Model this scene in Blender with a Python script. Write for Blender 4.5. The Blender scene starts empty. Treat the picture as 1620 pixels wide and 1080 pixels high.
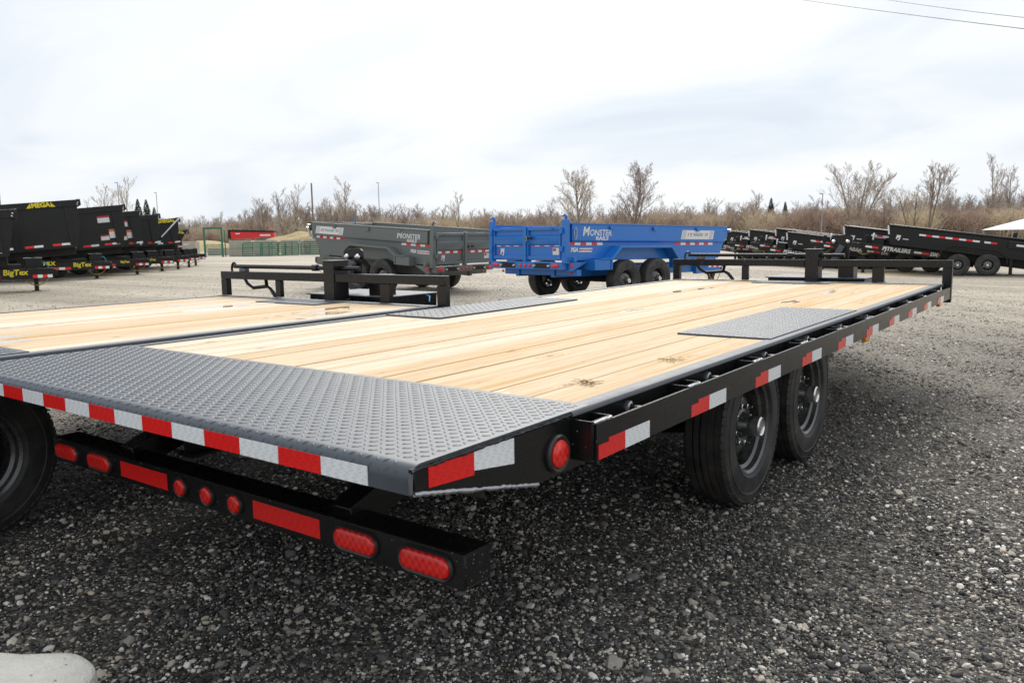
import bpy, bmesh, math, random
import numpy as np
from mathutils import Vector, Matrix

R = math.radians
rng = random.Random(7)
np.random.seed(7)
scene = bpy.context.scene
COL = scene.collection

# ------------------------------------------------------------------ camera
CAM = Vector((2.338, -1.151, 1.298))
YAW, PITCH, ROLL = R(36.52), R(7.49), R(-0.9)
_f0 = Vector((-math.sin(YAW), math.cos(YAW), 0)); _r0 = Vector((math.cos(YAW), math.sin(YAW), 0)); _u0 = Vector((0, 0, 1))
_f = _f0 * math.cos(PITCH) - _u0 * math.sin(PITCH)
_u = _u0 * math.cos(PITCH) + _f0 * math.sin(PITCH)
_r = _r0 * math.cos(ROLL) + _u * math.sin(ROLL)
_u2 = _u * math.cos(ROLL) - _r0 * math.sin(ROLL)
cd = bpy.data.cameras.new('camera'); cam = bpy.data.objects.new('camera', cd); COL.objects.link(cam)
cam.matrix_world = Matrix(((_r.x, _u2.x, -_f.x, CAM.x), (_r.y, _u2.y, -_f.y, CAM.y), (_r.z, _u2.z, -_f.z, CAM.z), (0, 0, 0, 1)))
cd.sensor_width = 36; cd.sensor_fit = 'HORIZONTAL'; cd.lens = 36 * 1261.55 / 1620
cd.clip_end = 3000; cd.clip_start = 0.05
cd.dof.use_dof = True; cd.dof.focus_distance = 4.2; cd.dof.aperture_fstop = 9.0
scene.camera = cam

# ------------------------------------------------------------------ sky, sun, exposure
SUN_EL, SUN_AZ = R(43), math.atan2(-0.50, 0.86)     # azimuth measured from +Y towards +X
world = bpy.data.worlds.new('World'); scene.world = world; world.use_nodes = True
nt = world.node_tree; nt.nodes.clear()
def N(nt, t, **kw):
    n = nt.nodes.new(t)
    for k, v in kw.items():
        if k in n.inputs.keys() and not hasattr(n, k): n.inputs[k].default_value = v
        else: setattr(n, k, v)
    return n
L_ = lambda nt, a, b: nt.links.new(a, b)
out = N(nt, 'ShaderNodeOutputWorld'); bg = N(nt, 'ShaderNodeBackground'); bg.inputs[1].default_value = 0.1
sky = N(nt, 'ShaderNodeTexSky'); sky.sky_type = 'NISHITA'; sky.sun_disc = False
sky.sun_elevation = SUN_EL; sky.sun_rotation = SUN_AZ; sky.air_density = 1.4; sky.dust_density = 3.0
tc = N(nt, 'ShaderNodeTexCoord'); sep = N(nt, 'ShaderNodeSeparateXYZ'); L_(nt, tc.outputs['Generated'], sep.inputs[0])
def M_(nt, op, a, b=None, c=None, clamp=False):
    n = nt.nodes.new('ShaderNodeMath'); n.operation = op; n.use_clamp = clamp
    for i, v in enumerate((a, b, c)):
        if v is None: continue
        if isinstance(v, (int, float)): n.inputs[i].default_value = v
        else: nt.links.new(v, n.inputs[i])
    return n.outputs[0]
zz = M_(nt, 'ADD', M_(nt, 'MAXIMUM', sep.outputs[2], 0.0), 0.22)
cx = M_(nt, 'DIVIDE', sep.outputs[0], zz); cy = M_(nt, 'DIVIDE', sep.outputs[1], zz)
cmb = N(nt, 'ShaderNodeCombineXYZ'); L_(nt, cx, cmb.inputs[0]); L_(nt, cy, cmb.inputs[1])
rot = N(nt, 'ShaderNodeMapping'); rot.inputs['Rotation'].default_value = (0, 0, R(-50)); rot.inputs['Scale'].default_value = (0.8, 1.25, 1)
L_(nt, cmb.outputs[0], rot.inputs[0])
n1 = N(nt, 'ShaderNodeTexNoise'); n1.inputs['Scale'].default_value = 1.3; n1.inputs['Detail'].default_value = 7; n1.inputs['Roughness'].default_value = 0.5
n1.inputs['Distortion'].default_value = 0.5
L_(nt, rot.outputs[0], n1.inputs['Vector'])
n2 = N(nt, 'ShaderNodeTexNoise'); n2.inputs['Scale'].default_value = 0.55; n2.inputs['Detail'].default_value = 3
L_(nt, rot.outputs[0], n2.inputs['Vector'])
sd = Vector((math.sin(SUN_AZ) * math.cos(SUN_EL), math.cos(SUN_AZ) * math.cos(SUN_EL), math.sin(SUN_EL)))
dt = N(nt, 'ShaderNodeVectorMath'); dt.operation = 'DOT_PRODUCT'; L_(nt, tc.outputs['Generated'], dt.inputs[0]); dt.inputs[1].default_value = sd
glow = M_(nt, 'POWER', M_(nt, 'MAXIMUM', dt.outputs['Value'], 0.0), 5.0)
cl = M_(nt, 'ADD', M_(nt, 'MULTIPLY', n1.outputs[0], 0.66), M_(nt, 'MULTIPLY', n2.outputs[0], 0.38))
cl = M_(nt, 'ADD', cl, M_(nt, 'MULTIPLY', glow, 0.20))
cr = N(nt, 'ShaderNodeValToRGB'); L_(nt, cl, cr.inputs[0])
e = cr.color_ramp.elements
e[0].position = 0.36; e[0].color = (0.60, 0.67, 0.76, 1)
e[1].position = 0.70; e[1].color = (0.87, 0.89, 0.91, 1)
x = e.new(0.46); x.color = (0.68, 0.74, 0.815, 1)
x = e.new(0.55); x.color = (0.78, 0.82, 0.87, 1)
boost = N(nt, 'ShaderNodeVectorMath'); boost.operation = 'SCALE'; L_(nt, cr.outputs[0], boost.inputs[0])
L_(nt, M_(nt, 'MULTIPLY', M_(nt, 'ADD', 1.0, M_(nt, 'MULTIPLY', glow, 0.16)), 10.0), boost.inputs['Scale'])
mx = N(nt, 'ShaderNodeMix'); mx.data_type = 'RGBA'; mx.inputs[0].default_value = 0.96
L_(nt, sky.outputs[0], mx.inputs[6]); L_(nt, boost.outputs[0], mx.inputs[7])
L_(nt, mx.outputs[2], bg.inputs[0]); L_(nt, bg.outputs[0], out.inputs[0])
sl = bpy.data.lights.new('sun', 'SUN'); so = bpy.data.objects.new('sun', sl); COL.objects.link(so)
sl.energy = 2.9; sl.angle = R(42); sl.color = (1.0, 0.96, 0.9)
so.rotation_euler = (-sd).to_track_quat('-Z', 'Y').to_euler()
scene.view_settings.view_transform = 'Standard'; scene.view_settings.look = 'None'
scene.view_settings.exposure = 0.20; scene.view_settings.gamma = 1.0; scene.view_settings.use_curve_mapping = False

# ------------------------------------------------------------------ helpers
def principled(name):
    m = bpy.data.materials.new(name); m.use_nodes = True
    return m, m.node_tree, m.node_tree.nodes['Principled BSDF']
def ramp(nt, src, stops, interp='LINEAR'):
    n = nt.nodes.new('ShaderNodeValToRGB'); nt.links.new(src, n.inputs[0]); n.color_ramp.interpolation = interp
    e = n.color_ramp.elements
    while len(e) < len(stops): e.new(0.5)
    for el, (p, c) in zip(e, stops):
        el.position = p; el.color = (*c, 1) if len(c) == 3 else c
    return n.outputs[0]
def noise(nt, vec, scale, detail=4, rough=0.55, dist=0.0, out=0):
    n = nt.nodes.new('ShaderNodeTexNoise'); n.inputs['Scale'].default_value = scale; n.inputs['Detail'].default_value = detail
    n.inputs['Roughness'].default_value = rough; n.inputs['Distortion'].default_value = dist
    if vec is not None: nt.links.new(vec, n.inputs['Vector'])
    return n.outputs[out]
def mixc(nt, fac, a, b, mode='MIX'):
    n = nt.nodes.new('ShaderNodeMix'); n.data_type = 'RGBA'; n.blend_type = mode
    for i, v in ((0, fac), (6, a), (7, b)):
        if isinstance(v, (int, float)): n.inputs[i].default_value = v
        elif isinstance(v, tuple): n.inputs[i].default_value = (*v, 1) if len(v) == 3 else v
        else: nt.links.new(v, n.inputs[i])
    return n.outputs[2]
def bump(nt, b, h, strength, dist):
    n = nt.nodes.new('ShaderNodeBump'); n.inputs['Strength'].default_value = strength; n.inputs['Distance'].default_value = dist
    nt.links.new(h, n.inputs['Height']); nt.links.new(n.outputs[0], b.inputs['Normal'])
def coords(nt, which='Object'):
    return nt.nodes.new('ShaderNodeTexCoord').outputs[which]
def paint(name, col, rough=0.35, dust=(0.3, 0.28, 0.25), dust_amt=0.06, spec=0.5, metal=0.0, scale=3.0, coat=0.0, bmp=0.0, specks=0.0):
    m, t, b = principled(name); v = coords(t)
    n = noise(t, v, scale, 6, 0.6)
    f = M_(t, 'MULTIPLY', ramp(t, n, [(0.35, (0, 0, 0)), (0.75, (1, 1, 1))]), dust_amt)
    t.links.new(mixc(t, f, col, dust), b.inputs['Base Color'])
    if specks:
        vo = t.nodes.new('ShaderNodeTexVoronoi'); vo.inputs['Scale'].default_value = 75; t.links.new(v, vo.inputs['Vector'])
        sc_ = t.nodes.new('ShaderNodeSeparateColor'); t.links.new(vo.outputs['Color'], sc_.inputs[0])
        sp_ = M_(t, 'MULTIPLY', M_(t, 'LESS_THAN', vo.outputs['Distance'], 0.13), M_(t, 'GREATER_THAN', sc_.outputs[0], 1 - specks))
        t.links.new(mixc(t, sp_, mixc(t, f, col, dust), (0.30, 0.28, 0.25)), b.inputs['Base Color'])
    n2 = noise(t, v, scale * 6, 4, 0.6)
    t.links.new(M_(t, 'ADD', rough - 0.08, M_(t, 'MULTIPLY', n2, 0.16)), b.inputs['Roughness'])
    b.inputs['Metallic'].default_value = metal; b.inputs['Specular IOR Level'].default_value = spec
    b.inputs['Coat Weight'].default_value = coat; b.inputs['Coat Roughness'].default_value = 0.15
    if bmp: bump(t, b, noise(t, v, 14, 3), bmp, 0.004)
    return m
M = {}
M['black'] = paint('black_paint', (0.006, 0.006, 0.0065), 0.28, dust_amt=0.02, spec=0.4, specks=0.16)
M['black_far'] = paint('black_trailer_paint', (0.006, 0.006, 0.0065), 0.27, dust_amt=0.015, scale=1.2, bmp=0.12, spec=0.38)
M['frame'] = paint('under_frame_black', (0.008, 0.008, 0.008), 0.5, dust_amt=0.06, spec=0.3)
M['flange'] = paint('flange_black_sky_lift', (0.085, 0.095, 0.112), 0.58, dust_amt=0.1, spec=0.7)  # black paint raised to bluish grey: grazing sky reflection put into the colour
M['plate'] = paint('tread_plate_paint', (0.022, 0.033, 0.050), 0.50, dust=(0.18, 0.2, 0.22), dust_amt=0.14, spec=0.85, scale=5, coat=0.05, specks=0.05)  # blue of the reflected sky is mixed into this base colour
M['grey'] = paint('grey_paint', (0.150, 0.165, 0.158), 0.36, dust_amt=0.06, scale=1.2)
M['greyin'] = paint('grey_primer_inside', (0.42, 0.43, 0.43), 0.55, dust_amt=0.1)
M['blue'] = paint("blue_paint", (0.011, 0.175, 0.58), 0.30, dust_amt=0.03, scale=1.2, coat=0.2)
M['chrome'] = paint('zinc_metal', (0.72, 0.72, 0.72), 0.22, metal=1.0, dust_amt=0.1)
M['steel'] = paint('bare_weld_steel', (0.42, 0.42, 0.43), 0.38, metal=0.8, dust_amt=0.2, scale=40)
M['rim'] = paint('rim_black', (0.017, 0.017, 0.018), 0.28, dust=(0.30, 0.28, 0.25), dust_amt=0.20, scale=14, spec=0.8, coat=0.3)
M['lampring'] = paint('rubber_grommet', (0.02, 0.02, 0.021), 0.4)
M['yellow'] = paint('decal_yellow', (0.75, 0.62, 0.02), 0.5)
M['white'] = paint('decal_white', (0.78, 0.79, 0.80), 0.45)
M['decalred'] = paint('decal_red', (0.55, 0.03, 0.03), 0.45)
M['decalgrey'] = paint('decal_grey', (0.25, 0.26, 0.28), 0.45)
M['orange'] = paint('decal_orange', (0.75, 0.2, 0.02), 0.5)
M['green'] = paint('green_gate_paint', (0.010, 0.15, 0.085), 0.4)
M['machred'] = paint('red_machine_paint', (0.72, 0.014, 0.014), 0.35)
M['chain'] = paint('yellow_zinc_chain', (0.55, 0.42, 0.12), 0.35, metal=0.7)
M['plastic_blue'] = paint('blue_cord', (0.02, 0.22, 0.42), 0.6)
M['canvas'] = paint('white_canvas', (0.8, 0.81, 0.82), 0.7, dust_amt=0.1, scale=0.5)
M['galv'] = paint('galvanised_pole', (0.3, 0.3, 0.3), 0.5, metal=0.4)
M['polewood'] = paint('pole_brown', (0.2, 0.165, 0.135), 0.8)

def tape_mat(name, col, spec):
    m, t, b = principled(name); v = coords(t)
    sp = t.nodes.new('ShaderNodeSeparateXYZ'); t.links.new(v, sp.inputs[0])
    u = M_(t, 'ADD', sp.outputs[0], sp.outputs[1]); w = sp.outputs[2]
    k1 = M_(t, 'SINE', M_(t, 'ADD', M_(t, 'MULTIPLY', u, 215.0), M_(t, 'MULTIPLY', M_(t, 'SINE', M_(t, 'MULTIPLY', w, 300.0)), 1.5)))
    k2 = M_(t, 'SINE', M_(t, 'MULTIPLY', w, 420.0))
    f = M_(t, 'MULTIPLY', M_(t, 'GREATER_THAN', M_(t, 'MULTIPLY', k1, k2), 0.18), 0.42)
    f = M_(t, 'ADD', f, M_(t, 'MULTIPLY', noise(t, v, 9, 3), 0.25))
    t.links.new(mixc(t, f, col, tuple(c * 0.70 for c in col)), b.inputs['Base Color'])
    b.inputs['Roughness'].default_value = 0.25; b.inputs['Specular IOR Level'].default_value = spec
    b.inputs['Coat Weight'].default_value = 0.4; b.inputs['Coat Roughness'].default_value = 0.08
    return m
M['tape_red'] = tape_mat('reflective_red', (0.88, 0.018, 0.016), 0.4)
M['tape_white'] = tape_mat('reflective_white', (0.93, 0.95, 0.96), 0.6)
m, t, b = principled('red_lens'); v = coords(t)
sp = t.nodes.new('ShaderNodeSeparateXYZ'); t.links.new(v, sp.inputs[0])
ux = M_(t, 'SINE', M_(t, 'MULTIPLY', M_(t, 'ADD', sp.outputs[0], sp.outputs[1]), 265.0)); uz = M_(t, 'SINE', M_(t, 'MULTIPLY', sp.outputs[2], 200.0))
cell = M_(t, 'MULTIPLY_ADD', M_(t, 'MULTIPLY', ux, uz), 0.5, 0.5)
t.links.new(mixc(t, cell, (0.62, 0.008, 0.008), (0.98, 0.03, 0.02)), b.inputs['Base Color'])
b.inputs['Roughness'].default_value = 0.16; b.inputs['Coat Weight'].default_value = 0.35; b.inputs['Coat Roughness'].default_value = 0.05
bump(t, b, M_(t, 'SINE', M_(t, 'MULTIPLY', M_(t, 'ADD', sp.outputs[0], sp.outputs[1]), 1500.0)), 0.25, 0.0012); M['lens'] = m
m, t, b = principled('amber_lens'); b.inputs['Base Color'].default_value = (0.85, 0.22, 0.01, 1); b.inputs['Roughness'].default_value = 0.15; M['amber'] = m

# tyre rubber, with dried mud towards the shoulders
def rubber(name, mud):
    m, t, b = principled(name); v = coords(t)
    n = noise(t, v, 7, 7, 0.65); n2 = noise(t, v, 60, 3, 0.6)
    f = M_(t, 'MULTIPLY', ramp(t, n, [(0.42, (0, 0, 0)), (0.72, (1, 1, 1))]), mud)
    t.links.new(mixc(t, f, (0.017, 0.017, 0.018), (0.15, 0.128, 0.10)), b.inputs['Base Color'])
    t.links.new(M_(t, 'ADD', 0.42, M_(t, 'MULTIPLY', n, 0.35)), b.inputs['Roughness'])
    bump(t, b, n2, 0.25, 0.003); return m
M['rubber'] = rubber('tyre_rubber', 0.42)
M['rubber_mud'] = rubber('muddy_tyre_rubber', 0.5)

# pine planks: grain along local Y, knots, every board its own tone; wet patches by the headboard
def wood_mat():
    m, t, b = principled('pine_plank'); v = coords(t)
    oi = t.nodes.new('ShaderNodeObjectInfo')
    off = t.nodes.new('ShaderNodeVectorMath'); off.operation = 'ADD'; t.links.new(v, off.inputs[0])
    cb = t.nodes.new('ShaderNodeCombineXYZ')
    t.links.new(M_(t, 'MULTIPLY', oi.outputs['Random'], 37.0), cb.inputs[0]); t.links.new(M_(t, 'MULTIPLY', oi.outputs['Random'], 91.0), cb.inputs[1])
    t.links.new(cb.outputs[0], off.inputs[1]); ov = off.outputs[0]
    # knots distort the grain
    mpk = t.nodes.new('ShaderNodeMapping'); mpk.inputs['Scale'].default_value = (7.0, 2.2, 7.0); t.links.new(ov, mpk.inputs[0])
    vk = t.nodes.new('ShaderNodeTexVoronoi'); vk.inputs['Scale'].default_value = 1.0; vk.inputs['Randomness'].default_value = 1.0; t.links.new(mpk.outputs[0], vk.inputs['Vector'])
    kd = vk.outputs['Distance']
    knot = ramp(t, kd, [(0.0, (1, 1, 1)), (0.04, (0.9, 0.9, 0.9)), (0.085, (0.0, 0.0, 0.0))])
    halo = ramp(t, kd, [(0.04, (1, 1, 1)), (0.26, (0, 0, 0))])
    keep = ramp(t, vk.outputs['Color'], [(0.34, (0, 0, 0)), (0.38, (1, 1, 1))])
    knot = M_(t, 'MULTIPLY', knot, keep); halo = M_(t, 'MULTIPLY', halo, keep)
    mp = t.nodes.new('ShaderNodeMapping'); mp.inputs['Scale'].default_value = (26.0, 0.50, 26.0); t.links.new(ov, mp.inputs[0])
    warp = t.nodes.new('ShaderNodeVectorMath'); warp.operation = 'MULTIPLY_ADD'
    wv = t.nodes.new('ShaderNodeCombineXYZ'); t.links.new(M_(t, 'MULTIPLY', halo, 1.1), wv.inputs[0]); t.links.new(M_(t, 'MULTIPLY', halo, 0.8), wv.inputs[2])
    t.links.new(wv.outputs[0], warp.inputs[0]); warp.inputs[1].default_value = (1, 1, 1); t.links.new(mp.outputs[0], warp.inputs[2])
    g1 = noise(t, warp.outputs[0], 1.0, 4, 0.55, 0.6)
    mpf = t.nodes.new('ShaderNodeMapping'); mpf.inputs['Scale'].default_value = (260.0, 5.0, 60.0); t.links.new(ov, mpf.inputs[0])
    g2 = noise(t, mpf.outputs[0], 1.0, 3, 0.6)
    mpl = t.nodes.new('ShaderNodeMapping'); mpl.inputs['Scale'].default_value = (3.0, 0.5, 3.0); t.links.new(ov, mpl.inputs[0])
    g3 = noise(t, mpl.outputs[0], 1.0, 3, 0.5)
    base = ramp(t, g1, [(0.26, (0.63, 0.345, 0.13)), (0.38, (0.77, 0.525, 0.265)), (0.46, (0.84, 0.655, 0.415)), (0.66, (0.87, 0.74, 0.535))])
    # pitch streaks: thin orange latewood lines that wander along the board
    mps = t.nodes.new('ShaderNodeMapping'); mps.inputs['Scale'].default_value = (11.0, 0.32, 11.0); t.links.new(warp.outputs[0], mps.inputs[0])
    mps.inputs['Scale'].default_value = (0.62, 0.7, 0.62)
    g5 = noise(t, mps.outputs[0], 1.0, 5, 0.5, 1.2)
    rings = M_(t, 'MULTIPLY_ADD', M_(t, 'SINE', M_(t, 'MULTIPLY', g5, 62.0)), 0.5, 0.5)
    rmask = ramp(t, noise(t, mps.outputs[0], 0.6, 2), [(0.38, (0.15, 0.15, 0.15)), (0.62, (1, 1, 1))])
    rings = M_(t, 'MULTIPLY', M_(t, 'POWER', rings, 3.0), rmask)
    base = mixc(t, M_(t, 'MULTIPLY', rings, 0.72), base, (0.64, 0.34, 0.135))
    mpd = t.nodes.new('ShaderNodeMapping'); mpd.inputs['Scale'].default_value = (30.0, 7.0, 30.0); t.links.new(ov, mpd.inputs[0])
    vs_ = t.nodes.new('ShaderNodeTexVoronoi'); vs_.inputs['Scale'].default_value = 1.0; t.links.new(mpd.outputs[0], vs_.inputs['Vector'])
    speck = M_(t, 'MULTIPLY', ramp(t, vs_.outputs['Distance'], [(0.05, (1, 1, 1)), (0.16, (0, 0, 0))]), ramp(t, vs_.outputs['Color'], [(0.66, (0, 0, 0)), (0.72, (1, 1, 1))]))
    base = mixc(t, M_(t, 'MULTIPLY', speck, 0.8), base, (0.22, 0.12, 0.06))
    base = mixc(t, ramp(t, g2, [(0.40, (0.22, 0.22, 0.22)), (0.62, (0, 0, 0))]), base, (0.60, 0.35, 0.15))
    base = mixc(t, M_(t, 'MULTIPLY', ramp(t, g3, [(0.45, (0, 0, 0)), (0.75, (1, 1, 1))]), 0.35), base, (0.83, 0.58, 0.30))
    hs = t.nodes.new('ShaderNodeHueSaturation'); t.links.new(base, hs.inputs['Color'])
    t.links.new(M_(t, 'MULTIPLY_ADD', oi.outputs['Random'], 0.16, 0.715), hs.inputs['Value'])
    t.links.new(M_(t, 'MULTIPLY_ADD', oi.outputs['Random'], -0.45, 1.02), hs.inputs['Saturation'])
    sxe = t.nodes.new('ShaderNodeSeparateXYZ'); t.links.new(v, sxe.inputs[0])
    edge = M_(t, 'MULTIPLY', ramp(t, M_(t, 'MULTIPLY', M_(t, 'ABSOLUTE', sxe.outputs[0]), 10.0), [(0.705, (0, 0, 0)), (0.762, (1, 1, 1))]), M_(t, 'MULTIPLY_ADD', g3, 1.1, 0.1))
    hs_out = mixc(t, edge, hs.outputs[0], (0.62, 0.32, 0.10))
    col = mixc(t, M_(t, 'MULTIPLY', halo, 0.30), hs_out, (0.52, 0.25, 0.09))
    col = mixc(t, M_(t, 'MULTIPLY', knot, 0.85), col, (0.20, 0.085, 0.035))
    wp = t.nodes.new('ShaderNodeNewGeometry').outputs['Position']
    # boot dirt and grey weather smudges
    sm = ramp(t, noise(t, wp, 2.1, 6, 0.65, 0.5), [(0.56, (0, 0, 0)), (0.70, (1, 1, 1))])
    col = mixc(t, M_(t, 'MULTIPLY', sm, 0.12), col, (0.45, 0.38, 0.31))
    # rain puddles left near the headboards
    mpp = t.nodes.new('ShaderNodeMapping'); mpp.inputs['Scale'].default_value = (2.6, 0.75, 1); t.links.new(wp, mpp.inputs[0])
    sx = t.nodes.new('ShaderNodeSeparateXYZ'); t.links.new(v, sx.inputs[0])
    zone = ramp(t, M_(t, 'MULTIPLY', sx.outputs[1], 0.1), [(0.10, (0, 0, 0)), (0.54, (1, 1, 1))])
    pn = M_(t, 'ADD', noise(t, mpp.outputs[0], 1.5, 4, 0.5), M_(t, 'MULTIPLY', zone, 0.10))
    wet = ramp(t, pn, [(0.69, (0, 0, 0)), (0.735, (1, 1, 1))])
    damp = ramp(t, pn, [(0.64, (0, 0, 0)), (0.71, (1, 1, 1))])
    col = mixc(t, M_(t, 'MULTIPLY', damp, 0.30), col, (0.50, 0.31, 0.13))
    mst = t.nodes.new('ShaderNodeMapping'); mst.inputs['Scale'].default_value = (4.0, 0.45, 4.0); t.links.new(ov, mst.inputs[0])
    stain = ramp(t, noise(t, mst.outputs[0], 1.3, 5, 0.6, 0.8), [(0.60, (0, 0, 0)), (0.74, (1, 1, 1))])
    col = mixc(t, M_(t, 'MULTIPLY', stain, 0.5), col, (0.50, 0.43, 0.35))
    t.links.new(col, b.inputs['Base Color'])
    t.links.new(M_(t, 'SUBTRACT', M_(t, 'ADD', 0.68, M_(t, 'MULTIPLY', g1, 0.2)), M_(t, 'MULTIPLY', wet, 0.74)), b.inputs['Roughness'])
    dry = M_(t, 'SUBTRACT', 1.0, wet); t.links.new(M_(t, 'MULTIPLY_ADD', wet, 0.35, 0.2), b.inputs['Specular IOR Level'])
    # grey sap stain along some boards

    bump(t, b, M_(t, 'MULTIPLY', M_(t, 'ADD', g2, M_(t, 'MULTIPLY', g1, 0.8)), dry), 0.35, 0.0016)
    return m
M['wood'] = wood_mat()

def concrete(name, c, s=1.0):
    m, t, b = principled(name); v = coords(t)
    n = noise(t, v, 3 * s, 8, 0.65); n2 = noise(t, v, 70 * s, 4, 0.6)
    vo = t.nodes.new('ShaderNodeTexVoronoi'); vo.inputs['Scale'].default_value = 26 * s; t.links.new(v, vo.inputs['Vector'])
    pit = ramp(t, vo.outputs['Distance'], [(0.05, (1, 1, 1)), (0.16, (0, 0, 0))])
    pk = ramp(t, noise(t, v, 9 * s, 3), [(0.55, (0, 0, 0)), (0.62, (1, 1, 1))])
    pit = M_(t, 'MULTIPLY', pit, pk)
    base = ramp(t, n, [(0.3, tuple(x * 0.72 for x in c)), (0.7, c)])
    base = mixc(t, M_(t, 'MULTIPLY', n2, 0.25), base, tuple(x * 0.8 for x in c))
    t.links.new(mixc(t, M_(t, 'MULTIPLY', pit, 0.7), base, (0.12, 0.11, 0.1)), b.inputs['Base Color'])
    b.inputs['Roughness'].default_value = 0.85
    bump(t, b, M_(t, 'SUBTRACT', M_(t, 'ADD', n2, n), pit), 0.9, 0.012); return m
M['concrete'] = concrete('weathered_concrete', (0.80, 0.78, 0.70), 1.6)
M['blockc'] = concrete('grey_block_concrete', (0.50, 0.46, 0.38), 0.6)

def bark(name, c1, c2):
    m, t, b = principled(name); v = coords(t, 'Object')
    oi = t.nodes.new('ShaderNodeObjectInfo')
    n = noise(t, v, 0.9, 4); col = ramp(t, n, [(0.35, c1), (0.65, c2)])
    hs = t.nodes.new('ShaderNodeHueSaturation'); t.links.new(col, hs.inputs['Color'])
    t.links.new(M_(t, 'MULTIPLY_ADD', oi.outputs['Random'], 0.5, 0.75), hs.inputs['Value'])
    t.links.new(M_(t, 'MULTIPLY_ADD', oi.outputs['Random'], 0.05, 0.475), hs.inputs['Hue'])
    t.links.new(hs.outputs[0], b.inputs['Base Color']); b.inputs['Roughness'].default_value = 0.9; b.inputs['Specular IOR Level'].default_value = 0.15
    return m
M['bark'] = bark('grey_bark', (0.19, 0.155, 0.125), (0.29, 0.245, 0.20))
M['twig'] = bark('bare_twigs', (0.36, 0.295, 0.245), (0.48, 0.41, 0.35))  # paled beyond real twigs; the colour stands in for distance haze
M['twig2'] = bark('brown_thicket_twigs', (0.46, 0.36, 0.275), (0.60, 0.49, 0.385))  # thicket brown lightened likewise, haze painted into the colour
M['needle'] = bark('dark_conifer_needles', (0.035, 0.055, 0.035), (0.075, 0.095, 0.06))
M['drygrass'] = bark('dry_grass', (0.45, 0.33, 0.15), (0.62, 0.5, 0.26))

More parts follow.
